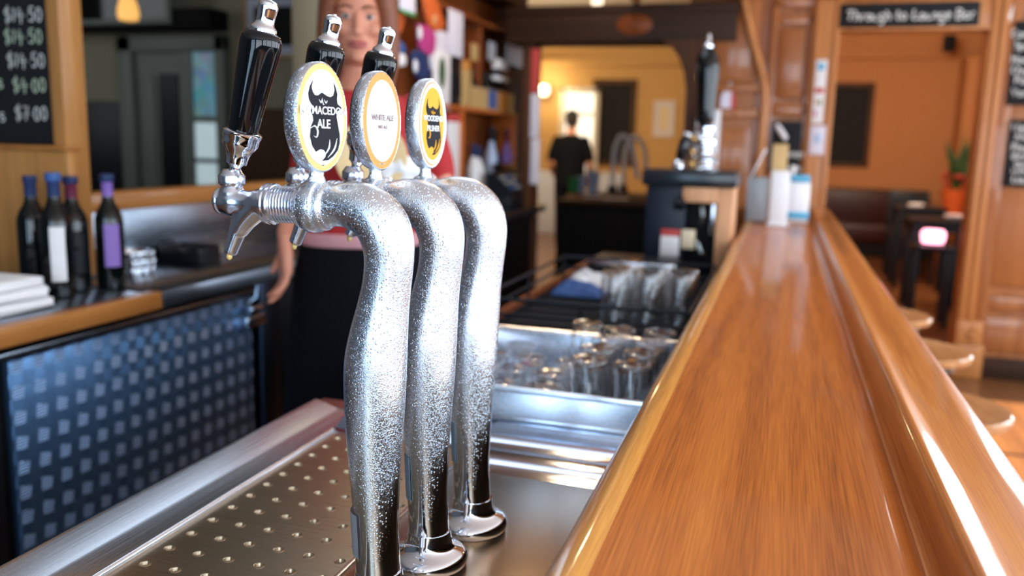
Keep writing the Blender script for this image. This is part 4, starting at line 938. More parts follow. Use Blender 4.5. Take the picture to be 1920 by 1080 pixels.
tl = ['nearest of all', 'first row, by the timber bar', 'second row, on the left', 'second row, by the timber bar', 'third row, on the left', 'third row, by the timber bar', 'back row, in the middle', 'back row, by the timber bar', 'back row, nearest the short glasses']
g0 = None
for (x, y), l in zip(tall, tl):
    if g0 is None: g0 = tumbler('tall_glass', (x, y, bz0+.001), 'x', .041, .135, 'tall glasses in the basin', 12); g = g0
    else: g = copy_tree(g0, loc=(x, y, bz0+.001))
    g['label'] = 'tall ribbed glass upturned in the basin, ' + l

# black wire rack, mat and the pint glasses on it
MZ = 0.806
o = MB().box(-.745, -.185, 2.03, 3.05, MZ+.0005, MZ+.012, .004).build('rubber_mat', 'black_matte', None, loc=(-.465, 2.5, MZ)); tag(o, 'wide black rubber mat lying on the bench under the wire rack', 'mat')
t = thing('wire_rack', 'black wire glass rack standing on the rubber mat', 'rack', (-.46, 2.5, MZ+.012))
m = MB(); z0 = MZ+.0165
def loop(z, r=.0042, a=(-.735, -.195, 2.08, 2.98)):
    m.tube([(a[0], a[2], z), (a[1], a[2], z), (a[1], a[3], z), (a[0], a[3], z)], r, 8, closed=True, up=(0, 0, 1))
loop(z0); loop(z0+.055); loop(z0+.095, .005)
m.build('rail', 'black_satin', t)
for x, y in ((-.735, 2.08), (-.195, 2.08), (-.735, 2.98), (-.195, 2.98), (-.735, 2.53), (-.195, 2.53), (-.465, 2.08), (-.465, 2.98)):
    MB().tube([(x, y, z0-.004), (x, y, z0+.096)], .0042, 8).build('upright', 'black_satin', t)
q = MB()
for i in range(9): q.tube([(-.735, 2.17+.09*i, z0), (-.195, 2.17+.09*i, z0)], .003, 6)
q.build('base_wires', 'black_satin', t)
pint = [(-.425, 2.33), (-.336, 2.33), (-.248, 2.34), (-.426, 2.44), (-.337, 2.44), (-.248, 2.45), (-.420, 2.55), (-.332, 2.55)]
pl_ = ['front row, on the left', 'front row, in the middle', 'front row, by the timber bar', 'second row, on the left', 'second row, in the middle', 'second row, by the timber bar', 'back row, on the left', 'back row, in the middle']
g0 = None
for (x, y), l in zip(pint, pl_):
    if g0 is None: g0 = tumbler('pint_glass', (x, y, z0+.0035), 'x', .043, .150, 'pint glasses on the wire rack'); g = g0
    else: g = copy_tree(g0, loc=(x, y, z0+.0035))
    g['label'] = 'tall clear pint glass upturned on the wire rack, ' + l
# crumpled cloths in the rack
def crumple(name, label, loc, sx, sy, h, mat, seed, cat='cloth'):
    m = MB(); bmesh.ops.create_grid(m.bm, x_segments=18, y_segments=14, size=.5)
    rnd = random.Random(seed); ph = [(rnd.uniform(4, 13), rnd.uniform(4, 13), rnd.uniform(0, 6)) for _ in range(5)]
    for v in m.bm.verts:
        x, y = v.co.x, v.co.y; e = max(0, 1-(max(abs(x), abs(y))*2)**3)
        v.co = Vector((x*sx, y*sy, .004+h*e*(.45+.55*abs(sum(math.sin(a*x+b*y+c) for a, b, c in ph))/2.4)))
    ext = bmesh.ops.extrude_face_region(m.bm, geom=list(m.bm.faces))
    for v in [g for g in ext['geom'] if isinstance(g, bmesh.types.BMVert)]: v.co.z -= .004
    o = m.build(name, mat, None, local=True, loc=loc); return tag(o, label, cat)
crumple('cleaning_cloth', 'crumpled blue cloth lying at the back of the wire rack', (-.62, 2.74, z0+.0035), .17, .10, .045, 'blue', 3)
crumple('cleaning_cloth', 'crumpled white cloth behind the blue one in the rack', (-.60, 2.88, z0+.0035), .20, .13, .055, 'white_paper', 8)
# black cash drawer
t = thing('cash_till', 'flat black cash till box with a steel front edge, behind the wire rack', 'till', (-.52, 3.2, MZ))
MB().box(-.665, -.345, 3.07, 3.325, MZ+.001, .900, .004).build('case', 'black_satin', t)
MB().box(-.668, -.342, 3.055, 3.075, .884, .9025, .003).build('front_edge', 'satin_chrome', t)
MB().box(-.660, -.350, 3.058, 3.069, MZ+.006, .880, .003).build('drawer_front', 'black_matte', t)
MB().lathe([(0, 0), (.010, 0), (.010, .006), (0, .006)], align((0, -1, 0), (-.505, 3.058, .845)), 14).build('lock', 'satin_chrome', t)

# ---------------------------------------------------------------- hand pump on its cabinet
HX, HYp = -.335, 3.45
t = thing('hand_pump_cabinet', 'tall cabinet under the hand pump with a black slab top and pale timber side', 'cabinet', (HX, HYp, MZ))
MB().box(-.525, -.165, 3.43-.09, 3.43+.25, 1.168, 1.232, .012).build('slab_top', 'slab_black', t)
MB().box(-.505, -.352, 3.355, 3.66, MZ+.001, 1.167, .004).build('dark_front', 'navy_panel', t)
MB().box(-.352, -.235, 3.44, 3.66, MZ+.001, 1.167, .003).build('recess', 'black_matte', t)
m = MB(); m.box(-.235, -.176, 3.355, 3.66, MZ+.001, 1.167, .003); m.box(-.365, -.235, 3.350, 3.40, 1.110, 1.167, .003)
m.build('timber_side', 'pale_wood', t)
m = MB(); m.tube([(-.375, 3.40, 1.166), (-.375, 3.375, 1.13), (-.375, 3.34, 1.09)], .022, 12); m.build('pump_neck', 'black_satin', t)
MB().tube(smooth_path([(-.30, 3.42, 1.13), (-.29, 3.41, 1.05), (-.31, 3.42, .97), (-.28, 3.42, .90)], 5), .010, 8).build('beer_line', 'clear_glass', t)
MB().box(-.262, -.240, 3.40, 3.435, .98, 1.125, .006).build('cylinder', 'satin_chrome', t)
t = thing('hand_pump', 'tall black and chrome hand pump standing on the black slab', 'beer pump', (HX, HYp, 1.232))
bz = 1.2325; px_, py_ = -.300, 3.43
MB().lathe([(0, 0), (.062, 0), (.064, .006), (.058, .012), (.040, .018), (.036, .030), (.046, .042), (.050, .052), (.046, .062), (.030, .070), (.027, .085), (.040, .095), (.043, .112), (.038, .126), (.026, .134), (.026, .146), (.036, .152), (.036, .164), (.024, .172), (.0, .172)], Matrix.Translation((px_, py_, bz)), 28).build('pump_body', 'chrome', t)
h = MB().lathe([(.022, .170), (.030, .178), (.035, .20), (.036, .25), (.040, .31), (.045, .36), (.046, .395), (.041, .425), (.028, .450), (.018, .463), (0, .465)], align((-.02, 0, 1), (px_, py_, bz), (0, 1, 0)), 28).build('handle', 'black_gloss', t)
MB().lathe([(.0175, .460), (.018, .470), (.013, .476), (.009, .482), (.010, .500), (.007, .512), (.0, .515)], align((-.02, 0, 1), (px_, py_, bz), (0, 1, 0)), 18).build('finial', 'chrome', h)
for dz in (.015, .06, .11): MB().ball((px_-.045, py_-.03, bz+dz+.01), .012).build('brass_fitting', 'brass', t)
m = MB(); m.lathe([(.020, 0), (.026, .01), (.022, .03), (.016, .036)], align((.22, 0, 1), (px_-.098, py_-.02, bz)), 18); m.build('small_tap_base', 'chrome', t); m = MB(); m.lathe([(.014, .128), (.020, .134), (.016, .146), (0, .150)], align((.22, 0, 1), (px_-.098, py_-.02, bz)), 18); m.build('small_tap_cap', 'chrome', t)
MB().lathe([(.014, .034), (.020, .045), (.024, .11), (.016, .128)], align((.22, 0, 1), (px_-.098, py_-.02, bz)), 18).build('small_tap_grip', 'black_gloss', t)
# little cards leaning in front of the steel front
t = thing('price_card', 'small white card with a red top leaning on the dark cabinet', 'card', (-.43, 3.33, .906))
ty = 3.345
c0 = at(1256, 455, y=ty); 
F = FACE((c0.x, ty, c0.z), (1, 0, 0))
MB().box(-.036, .036, -.052, .026, 0, .004, .001, F).build('card', 'white_paper', t); MB().box(-.036, .036, .026, .052, 0, .004, .001, F).build('red_band', 'red_print', t)
c1 = at(1290, 448, y=ty); F = FACE((c1.x, ty+.002, c1.z), (1, 0, 0))
o = MB().box(-.026, .026, -.038, .036, 0, .006, .002, F).build('note_pad', 'cream_paper', None, loc=(c1.x, ty, c1.z-.04)); tag(o, 'small pale pink note pad beside the red and white card', 'note pad')

# ---------------------------------------------------------------- things at the far end of the bar top
TB = 0.968
t = thing('menu_holder', 'tall narrow white menu holder standing on the far end of the bar', 'menu holder', (-.015, 4.15, TB))
MB().box(-.052, .030, 4.12, 4.17, TB+.001, 1.222, .004).build('card', 'white_plastic', t); MB().box(-.060, .038, 4.105, 4.185, TB+.0005, TB+.012, .004).build('foot', 'white_plastic', t)
t = thing('condiment_box', 'white box with a blue band and bright blue lid beside the menu holder', 'box', (.075, 4.40, TB))
MB().box(.030, .128, 4.36, 4.44, TB+.001, 1.165, .006).build('carton', 'white_plastic', t); MB().box(.028, .130, 4.357, 4.443, TB+.02, TB+.055, .003).build('blue_band', 'sky_blue', t); MB().box(.034, .124, 4.358, 4.442, 1.166, 1.200, .008).build('lid', 'sky_blue', t)
t = thing('timber_block', 'pale timber dispenser block behind the white menu holder', 'dispenser', (-.02, 4.46, TB))
MB().box(-.060, .012, 4.42, 4.50, TB+.001, 1.345, .006).build('block', 'cork_tan', t); MB().box(-.066, .018, 4.41, 4.51, TB+.0005, TB+.015, .004).build('foot', 'oak_y', t)
bottle('sauce_bottle', (.045, 4.55, TB+.001), 'small white squeeze bottle behind the blue lidded box', .27, .026, 'white_plastic', 'white_plastic', group=None)
# grey box on the inner edge of the bar, its lid propped open
t = thing('lidded_box', 'grey plastic box with its lid propped open on the bar edge beyond the pump', 'box', (-.112, 4.40, TB))
m = MB()
for x0, x1, y0, y1 in ((-.160, -.155, 4.26, 4.54), (-.070, -.065, 4.26, 4.54), (-.155, -.070, 4.26, 4.265), (-.155, -.070, 4.535, 4.54)): m.box(x0, x1, y0, y1, TB+.012, 1.180, .002)
m.box(-.160, -.065, 4.26, 4.54, TB+.009, TB+.0125, .001)
m.build('tub', 'grey_plastic', t)
MB().box(-.006, .0, -.135, .135, 0, .150, .002, Matrix.Translation((-.148, 4.40, 1.1815)) @ Matrix.Rotation(math.radians(24), 4, 'Y')).build('lid', 'white_plastic', t)
# shelf of odds and ends on the column behind the pump
t = thing('column_shelf', 'small timber shelf fixed to the column behind the hand pump', 'shelf', (-.42, 5.42, 1.19))
MB().box(-.60, -.24, 5.32, 5.498, 1.165, 1.19, .004).build('board', 'oak_y', t)
m = MB()
for x in (-.54, -.30): m.prism([(0, 0), (0.14, 0), (0, -.14)], .015, FACE((x, 5.497, 1.164), (0, -1, 0)))
m.build('bracket', 'oak_y', t)
t = thing('paper_towel_box', 'white paper towel box on the column shelf behind the pump', 'box', (-.46, 5.42, 1.19))
MB().box(-.53, -.39, 5.36, 5.47, 1.191, 1.545, .008).build('case', 'white_plastic', t); MB().box(-.51, -.41, 5.352, 5.362, 1.22, 1.28, .003).build('slot', 'grey_plastic', t)
bottle('cordial_bottle', (-.475, 5.415, 1.547), 'white bottle standing on the paper towel box', .34, .044, 'white_plastic', 'white_plastic', group=None)
t = thing('pennant', 'pointed red and white paper pennant fixed to the timber column', 'pennant', (-.36, 5.49, 1.55))
F = FACE((-.35, 5.484, 1.50), (1, 0, 0)); MB().prism([(-.05, .0), (.03, .0), (.035, .10), (.0, .22), (-.05, .13)], .004, F).build('paper', 'lilac_paper', t); MB().prism([(.012, .01), (.04, .03), (.038, .12), (.010, .20)], .005, F).build('red_edge', 'red_print', t)

# ---------------------------------------------------------------- shelving on the back bar
SX = -1.85                                   # front of the shelves
t = thing('bottle_shelving', 'timber bottle shelving on the back bar beyond the barmaid', 'shelving', (-1.95, 5.0, ZB))
MB().box(-2.045, -2.030, 3.9, 5.98, ZB+.002, 2.30).build('back_board', 'shelf_back_wood', t)
MB().box(-2.03, SX, 3.95, 5.96, 1.500, 1.525, .003).build('shelf', 'shelf_wood', t)
MB().box(-2.03, SX-.03, 3.95, 5.96, 2.05, 2.075, .003).build('shelf', 'shelf_back_wood', t)
for y in (3.95, 4.88, 5.94): MB().box(-2.03, SX-.004, y, y+.022, ZB+.002, 1.499, .003).build('divider', 'shelf_wood', t)
for y in (3.95, 5.94): MB().box(-2.03, SX-.02, y, y+.03, 1.526, 2.30, .003).build('divider', 'dark_wood_z', t)
MB().box(-2.03, SX-.05, 5.30, 5.318, 1.526, 2.049, .003).build('divider', 'shelf_back_wood', t)
MB().box(-2.035, SX+.02, 3.9, 5.98, 2.25, 2.42, .008).build('cornice', 'dark_wood_z', t)
t = thing('black_post', 'black painted post left of the bottle shelving', 'post', (-1.93, 3.98, ZB))
MB().box(-1.97, -1.885, 3.77, 3.89, ZB+.002, 2.6, .006).build('shaft', 'black_matte', t); MB().box(-1.975, -1.88, 3.765, 3.895, ZB+.0015, ZB+.05, .006).build('foot', 'black_matte', t)
def card(name, label, px0, py0, px1, py1, mat, x=SX, th=.006, cat='notice', band=None, bandmat=None, extra=None):
    a = at(px0, py1, x=x); b = at(px1, py0, x=x)
    T = thing(name, label, cat, ((a.x+b.x)/2, (a.y+b.y)/2, min(a.z, b.z)))
    y0, y1, z0, z1 = a.y, b.y, a.z, b.z
    MB().box(x-th, x, y0, y1, z0, z1, .002).build('sheet', mat, T)
    if band: MB().box(x-th, x+.002, y0, y1, z0+(z1-z0)*band[0], z0+(z1-z0)*band[1], .001).build('band', bandmat, T)
    return T
# hanging packets and notices, near end of the shelving
card('hanging_card', 'white card with a green border hanging at the top of the shelving', 750, -12, 779, 22, 'lilac_paper', x=-1.80, band=(0, .14), bandmat='green')
def packet(name, label, pts, mat, x, cat='packet', spot=None, spotmat='white_paper', th=.03):
    """soft printed packet: pixel outline brought to its plane x, with pillowed thickness"""
    P = [at(px, py, x=x) for px, py in pts]
    c = sum(P, Vector())/len(P)
    T = thing(name, label, cat, c)
    m = MB(); n = len(P)
    Q = smooth_path([(p.y, p.z) for p in P]+[(P[0].y, P[0].z)], 4)[:-1]
    rings = []
    for k, off in ((1.0, 0), (.93, th*.35), (.72, th*.5), (.0, th*.55)):
        rings.append([m.bm.verts.new((x+off, c.y+(q[0]-c.y)*k, c.z+(q[1]-c.z)*k)) for q in Q] if k else [m.bm.verts.new((x+off, c.y, c.z))])
    bk = [m.bm.verts.new((x-th*.4, c.y+(q[0]-c.y)*.9, c.z+(q[1]-c.z)*.9)) for q in Q]
    N_ = len(Q)
    for A, B in ((bk, rings[0]), (rings[0], rings[1]), (rings[1], rings[2])):
        for i in range(N_): m.bm.faces.new((A[i], A[(i+1) % N_], B[(i+1) % N_], B[i]))
    for i in range(N_): m.bm.faces.new((rings[2][i], rings[2][(i+1) % N_], rings[3][0]))
    m.bm.faces.new(bk[::-1])
    m.build('packet', mat, T)
    if spot:
        (px, py, r) = spot; p = at(px, py, x=x+th*.6)
        MB().ball((x+th*.5, p.y, p.z), r, (.25, .7, 1.0), 14).build('printed_spot', spotmat, T)
    return T
packet('snack_packet', 'red orange snack packet hanging highest on the shelving', [(790, -5), (812, -8), (830, 40), (826, 58), (806, 54), (796, 28)], 'orange', -1.82, spot=(816, 36, .028), spotmat='cork_tan')
packet('snack_packet', 'magenta snack packet with a white spot, hanging under the orange one', [(782, 45), (800, 48), (815, 66), (812, 100), (796, 102), (784, 84)], 'magenta', -1.83, spot=(788, 62, .034))
packet('snack_packet', 'dark blue snack packet with a white spot, hanging lowest', [(770, 98), (786, 92), (800, 108), (806, 140), (790, 152), (776, 136)], 'navy', -1.79, spot=(780, 124, .032))
packet('snack_packet', 'blue packet with a white base hanging beside the black post', [(716, 92), (740, 74), (756, 84), (756, 100), (735, 104), (718, 104)], 'blue', -1.83)
packet('snack_packet', 'white packet hanging just under the blue one beside the black post', [(718, 104), (735, 104), (756, 101), (758, 122), (738, 124), (720, 116)], 'white_paper', -1.80)
packet('snack_packet', 'rust brown packet left of the black post', [(724, 22), (754, 24), (755, 48), (740, 70), (727, 52)], 'orange', -1.86)
card('notice', 'white notice pinned high on the shelving above the black tray', 841, 26, 869, 102, 'lilac_paper', x=-1.86)
card('notice', 'white notice beside the magenta packet', 806, 62, 841, 130, 'lilac_paper', x=-1.87)
card('notice', 'white framed note pinned under the beam at the far end of the shelving', 950, 74, 987, 119, 'white_paper', x=-1.86, band=(.48, .52), bandmat='cream_paper')
t = card('bottle_poster', 'white poster with a dark bottle shape, behind the yellow badge', 812, 100, 845, 203, 'white_paper', x=-1.86, cat='poster')
p = at(829, 136, x=-1.857); MB().ball((-1.857, p.y, p.z), .06, (.10, .8, 1.4), 16).build('bottle_shape', 'leaf', t)
# on the upper shelf
def ybox(name, label, px0, px1, py0, mat, x0=-1.99, x1=-1.87, zb=1.526, cat='box', extra=None):
    a = at(px0, py0, x=x1); b = at(px1, py0, x=x1)
    if zb < 1: a.z = min(a.z, 1.43)
    T = thing(name, label, cat, ((x0+x1)/2, (a.y+b.y)/2, zb))
    MB().box(x0, x1, a.y, b.y, zb+.001, a.z, .004).build('carton', mat, T)
    return T, a.y, b.y, a.z
T, y0, y1, z1 = ybox('black_box', 'upright black box on the upper shelf beside the poster', 846, 866, 104, 'black_satin')
MB().box(-1.872, -1.866, y0+.01, y1-.01, 1.58, 1.70).build('front_label', 'black_matte', T)
T, y0, y1, z1 = ybox('tall_carton', 'tan carton on the upper shelf beside the black box', 867, 882, 114, 'carton')
MB().box(-1.872, -1.867, y0+.01, y1-.01, 1.74, 1.80).build('front_label', 'carton_orange', T)
A = at(884, 205, x=-1.87).y; B = at(963, 205, x=-1.87).y
T = thing('bottle_carton', 'open tan six pack carton holding dark bottles on the upper shelf', 'carton', (-1.93, (A+B)/2, 1.526))
m = MB(); m.box(-1.99, -1.87, A, B, 1.527, 1.532); m.box(-1.876, -1.87, A, B, 1.532, 1.655); m.box(-1.99, -1.984, A, B, 1.532, 1.655); m.box(-1.984, -1.876, A, A+.006, 1.532, 1.75); m.box(-1.984, -1.876, B-.006, B, 1.532, 1.655)
m.build('carton', 'carton', T); MB().box(-1.872, -1.867, A+(B-A)*.36, A+(B-A)*.56, 1.535, 1.652).build('blue_panel', 'blue', T); MB().box(-1.872, -1.867, A+(B-A)*.60, A+(B-A)*.84, 1.535, 1.652).build('orange_panel', 'carton_orange', T)
for i in range(5):
    y = A+(B-A)*(.16+.17*i)
    bottle('beer_bottle', (-1.93, y, 1.5325), ['dark beer bottle in the open carton, nearest end', 'dark beer bottle in the open carton, second from the near end', 'dark beer bottle standing in the middle of the open carton', 'dark beer bottle in the open carton, second from the far end', 'dark beer bottle in the open carton, farthest end'][i], .235, .046, 'black_satin', group='dark bottles in the open carton')
T = thing('labelled_tin', 'small black and white tin on top of the upper shelf divider', 'tin', (-1.93, 5.46, 2.076))
p0 = at(932, 150, x=-1.86); p1 = at(955, 116, x=-1.86)
MB().box(-1.90, -1.862, p0.y, p1.y, p0.z, p1.z, .004).build('tin', 'white_paper', T); MB().box(-1.899, -1.860, p0.y, p1.y, p0.z+.03, p0.z+.075, .002).build('black_band', 'black_satin', T)
card('paper_slip', 'narrow amber slip hanging over the tan carton', 884, 84, 897, 112, 'carton', x=-1.86)
card('paper_slip', 'narrow grey slip hanging beside the amber one', 916, 82, 930, 112, 'grey_plastic', x=-1.86)
# on the back bar under the shelf
T, y0, y1, z1 = ybox('display_card', 'large white display card with a red top under the shelf', 841, 869, 222, 'white_plastic', x0=-1.90, x1=-1.875, zb=ZB+.002, cat='display')
MB().box(-1.899, -1.876, y0, y1, z1+.0005, z1+.05, .003).build('red_top', 'red_print', T)
bs = [(815, 235, .31, 'white_paper', 'white_plastic', 'white bottle standing on the back bar, left of the display card'), (888, 272, .24, 'navy', 'white_plastic', 'white bottle with a navy cap right of the display card'),
      (905, 276, .24, 'navy', 'white_plastic', 'white bottle with a navy cap next to the dark bottle'), (922, 238, .31, 'black_satin', 'lilac', 'tall pale blue bottle with a black neck under the shelf'),
      (936, 246, .30, 'black_satin', 'bottle_green', 'tall dark bottle beside the pale blue one'), (951, 242, .30, 'maroon', 'purple', 'purple bottle with a maroon neck near the cash register'), (962, 258, .27, 'maroon', 'cork_tan', 'tan spirit bottle behind the cash register')]
plain('lilac', (0.42, 0.52, 0.72), 0.3)
for i, (px, py, h, cap, body, lab) in enumerate(bs):
    p = at(px, py, x=-1.90)
    bottle('spirit_bottle', (-1.93+.03*(i % 2), p.y, ZB+.002), lab, max(.26, p.z-ZB), .044, cap, body, group='bottles under the shelf')
# cash register
t = thing('cash_register', 'black cash register with bluish keys on the far end of the back bar', 'cash register', (-1.80, 5.7, ZB))
A, B = 5.05, 5.90
MB().box(-1.84, -1.66, A+.2, B, ZB+.002, ZB+.10, .008).build('drawer', 'black_satin', t)
m = MB(); m.prism([(-1.838, ZB+.101), (-1.67, ZB+.101), (-1.67, ZB+.13), (-1.78, ZB+.24), (-1.838, ZB+.24)], -(B-A-.24), FACE((0, A+.22, 0), (1, 0, 0))); m.build('body', 'black_satin', t)
for i in range(4):
    for j in range(3):
        y = A+.28+.13*i; x = -1.682-.033*j; z = ZB+.145+.032*j
        MB().box(-.010, .010, -.045, .045, 0, .010, .003, Matrix.Translation((x, y, z)) @ Matrix.Rotation(math.radians(42), 4, 'Y')).build('key', 'blue' if (i+j) % 3 == 0 else 'grey_plastic', t)
MB().box(-1.835, -1.81, A+.34, B-.08, ZB+.241, ZB+.30, .006).build('display', 'black_gloss', t)
t = thing('card_terminal', 'small dark card terminal in front of the cash register', 'card terminal', (-1.77, 5.0, ZB))
MB().box(-1.80, -1.71, 4.93, 5.13, ZB+.002, ZB+.05, .01).build('base', 'black_satin', t); MB().box(-1.78, -1.73, 4.96, 5.03, ZB+.0505, ZB+.056, .002).build('screen', 'sky_blue', t)
# notices on the post at the service opening
def wallcard(name, label, px0, py0, px1, py1, y, mat, cat='notice', deco=()):
    a = at(px0, py1, y=y); b = at(px1, py0, y=y)
    T = thing(name, label, cat, ((a.x+b.x)/2, y, (a.z+b.z)/2))
    MB().box(a.x, b.x, y, y+.004, a.z, b.z, .001).build('sheet', mat, T)
    for (u0, u1, v0, v1, mm) in deco:
        MB().box(a.x+(b.x-a.x)*u0, a.x+(b.x-a.x)*u1, y-.0015, y+.002, a.z+(b.z-a.z)*v0, a.z+(b.z-a.z)*v1, .0005).build('printed_patch', mm, T)
    return T
yp = YF-.0845
wallcard('red_banner', 'red banner at the top of the post by the service opening', 994, 91, 1012, 174, yp, 'red_print', 'banner')
wallcard('white_sheet', 'upper white sheet on the post under the red banner', 993, 176, 1012, 258, yp, 'lilac_paper', 'notice')
wallcard('white_sheet', 'lower white sheet on the post, below the other white sheet', 993, 260, 1012, 345, yp, 'lilac_paper', 'notice')
# notices on the casing of the lounge doorway
yc = YF-.0625
wallcard('notice', 'long white notice with blue and pink print on the doorway pillar', 1521, 112, 1552, 231, yc, 'white_paper', deco=((.2, .8, .84, .95, 'sky_blue'), (.1, .9, .48, .56, 'red_print'), (.25, .5, .30, .36, 'carton_orange'), (.55, .75, .28, .38, 'green'), (.2, .4, .10, .20, 'magenta')))
wallcard('notice', 'smaller white notice below the long one on the doorway pillar', 1516, 236, 1549, 289, yc, 'lilac_paper', deco=((.25, .75, .4, .7, 'lilac'),))
# chalk board on the panel left of the doorway
ypan = YF-.045
a = at(1442, 324, y=ypan); b = at(1506, 228, y=ypan)
t = thing('small_blackboard', 'small blackboard behind the boxes at the end of the bar', 'blackboard', ((a.x+b.x)/2, ypan, a.z))
MB().box(a.x, b.x, ypan, ypan+.02, a.z, b.z, .003).build('board', 'slate', t)
m = MB(); chalk(m, 'wines', FACE((a.x+.07, ypan-.001, a.z+.10), (1, 0, 0)), .045, .16); m.build('chalk_line', 'chalk', t, smooth=False); m = MB(); chalk(m, 'by glass', FACE((a.x+.05, ypan-.001, a.z+.02), (1, 0, 0)), .032, .16); m.build('chalk_line', 'chalk', t, smooth=False)
m = MB(); m.tube(smooth_path([(a.x+.02, ypan-.008, b.z-.02), (a.x+.05, ypan-.008, b.z-.06), (a.x+.085, ypan-.008, b.z-.11)], 4), [.012, .014, .016, .018, .018, .018, .018, .016, .010], 8); m.build('paper_twist', 'white_paper', t)

# ---------------------------------------------------------------- signs at the lounge doorway
ys = YF-.0545
a = at(1571, 52, y=ys); b = at(1840, 5, y=ys)
t = thing('lounge_sign', 'long black sign chalked Through to Lounge Bar over the doorway', 'sign', ((a.x+b.x)/2, ys, a.z))
MB().box(a.x, b.x, ys, ys+.014, a.z, b.z+.01, .003).build('board', 'slate', t)
for tx, dx in (('Through to', 0), ('Lounge Bar', 6.52*.0535)):
    m = MB(); chalk(m, tx, FACE((a.x+.045+dx, ys-.001, (a.z+b.z)/2-.022), (1, 0, 0)), .0535, .15); m.build('chalk_lettering', 'chalk', t, smooth=False)
yr = YF-.042
for name, lab, q0, q1, lines in (('menu_blackboard', 'upper of two blackboards on the panelling right of the doorway, listing snacks', (1886, 197), (1990, 38), (('Cook', 70), ('Spec', 92), ('Home', 118), ('Chips', 138), ('Port', 157), ('Vanil', 180))),
                               ('menu_blackboard', 'lower of two blackboards on the panelling right of the doorway, headed Welcome', (1880, 350), (1990, 226), (('Welco', 246), ('Also', 262), ('Pleas', 283), ('dinner', 298), ('our', 312), ('wine', 325), ('Lounge', 342)))):
    a = at(*q0, y=yr); b = at(*q1, y=yr)
    t = thing(name, lab, 'blackboard', ((a.x+b.x)/2, yr, a.z), group='menu blackboards by the doorway')
    MB().box(a.x, b.x, yr, yr+.011, a.z, b.z, .003).build('board', 'slate', t)
    for i, (tx, py) in enumerate(lines):
        m = MB(); p = at(1896+(6 if i % 3 == 1 else 0), py, y=yr); chalk(m, tx, FACE((p.x, yr-.001, p.z), (1, 0, 0)), .040, .13); m.build('chalk_line', 'chalk', t, smooth=False)
a = at(1872, 42, y=yr); b = at(1896, 4, y=yr)
t = thing('paper_pennant', 'small folded orange and white pennant at the top of the panelling', 'pennant', ((a.x+b.x)/2, yr, a.z))
MB().prism([(0, 0), (.06, .0), (.045, .03)], .006, FACE((a.x, yr+.006, a.z), (1, 0, 0))).build('orange_corner', 'carton_orange', t)
MB().prism([(.045, .03), (.062, .0), (.066, .10)], .008, FACE((a.x, yr+.006, a.z), (1, 0, 0))).build('white_corner', 'white_paper', t)

# ---------------------------------------------------------------- bar stools on the drinkers' side
def stool(loc, label, rz):
    T = thing('bar_stool', label, 'bar stool', loc, rz, 'stools along the bar')
    m = MB(); m.lathe([(0, .690), (.150, .690), (.162, .694), (.168, .703), (.168, .712), (.162, .719), (.12, .715), (0, .711)], seg=40); m.build('seat', 'stool_wood', T, local=True)
    MB().lathe([(.10, .660), (.125, .664), (.125, .6895), (.10, .6895)], seg=32).build('seat_ring', 'satin_chrome', T, local=True)
    for k in range(4):
        a = PI/4+k*PI/2; c, s = math.cos(a), math.sin(a)
        g = MB(); g.tube([(.105*c, .105*s, .665), (.120*c, .120*s, .52), (.150*c, .150*s, .25), (.175*c, .175*s, .012)], .013, 10); lg = g.build('leg', 'white_plastic', T, local=True)
        MB().lathe([(0, 0), (.018, 0), (.018, .014), (0, .014)], Matrix.Translation((.175*c, .175*s, .0)), 12).build('foot_cap', 'black_matte', lg, local=True)
    MB().tube([(.152*math.cos(2*PI*i/24), .152*math.sin(2*PI*i/24), .25) for i in range(24)], .010, 8, closed=True, up=(0, 0, 1)).build('foot_ring', 'satin_chrome', T, local=True)
    return T
s0 = stool((.392, 2.22, 0), 'round timber bar stool nearest the camera, beside the bright floor', .3)
copy_tree(s0, label='round timber bar stool second along the bar, its white leg showing', loc=(.425, 2.86, 0), rz=.0)
copy_tree(s0, label='round timber bar stool farthest along the bar, only its rim showing', loc=(.400, 3.45, 0), rz=.6)

# ---------------------------------------------------------------- lounge
frame('framed_blackboard', 'tall framed blackboard on the orange lounge wall', (.775, 12.268, 1.655), .56, 1.10, .06, 'dark_wood_z', 'slate', cat='blackboard')
t = thing('lounge_bench', 'long dark red leather bench against the orange lounge wall', 'sofa', (.9, 11.95, 0))
MB().box(-.05, 1.80, 11.55, 12.20, .18, .42, .04).build('seat', 'leather', t); MB().box(-.05, 1.80, 12.02, 12.235, .30, .84, .05).build('backrest', 'leather', t)
MB().box(-.04, 1.78, 11.62, 12.18, .0, .18, .01).build('plinth', 'black_matte', t)
def table(name, label, x, y, h, w, mat='black_satin'):
    T = thing(name, label, 'table', (x, y, 0))
    MB().box(-w/2, w/2, -w/2, w/2, h-.035, h, .006).build('tabletop', mat, T, local=True)
    for sx in (-1, 1):
        for sy in (-1, 1): MB().box(sx*(w/2-.03)-.022, sx*(w/2-.03)+.022, sy*(w/2-.03)-.022, sy*(w/2-.03)+.022, 0, h-.036, .004).build('leg', mat, T, local=True)
    MB().box(-w/2+.03, w/2-.03, -w/2+.02, w/2-.02, h-.10, h-.037).build('apron', mat, T, local=True)
    return T
table('lounge_table', 'black square table in the lounge, nearest the doorway', 1.27, 7.9, .78, .46)
table('lounge_table', 'black square table in the lounge, farther from the doorway', 1.30, 9.2, .80, .44)
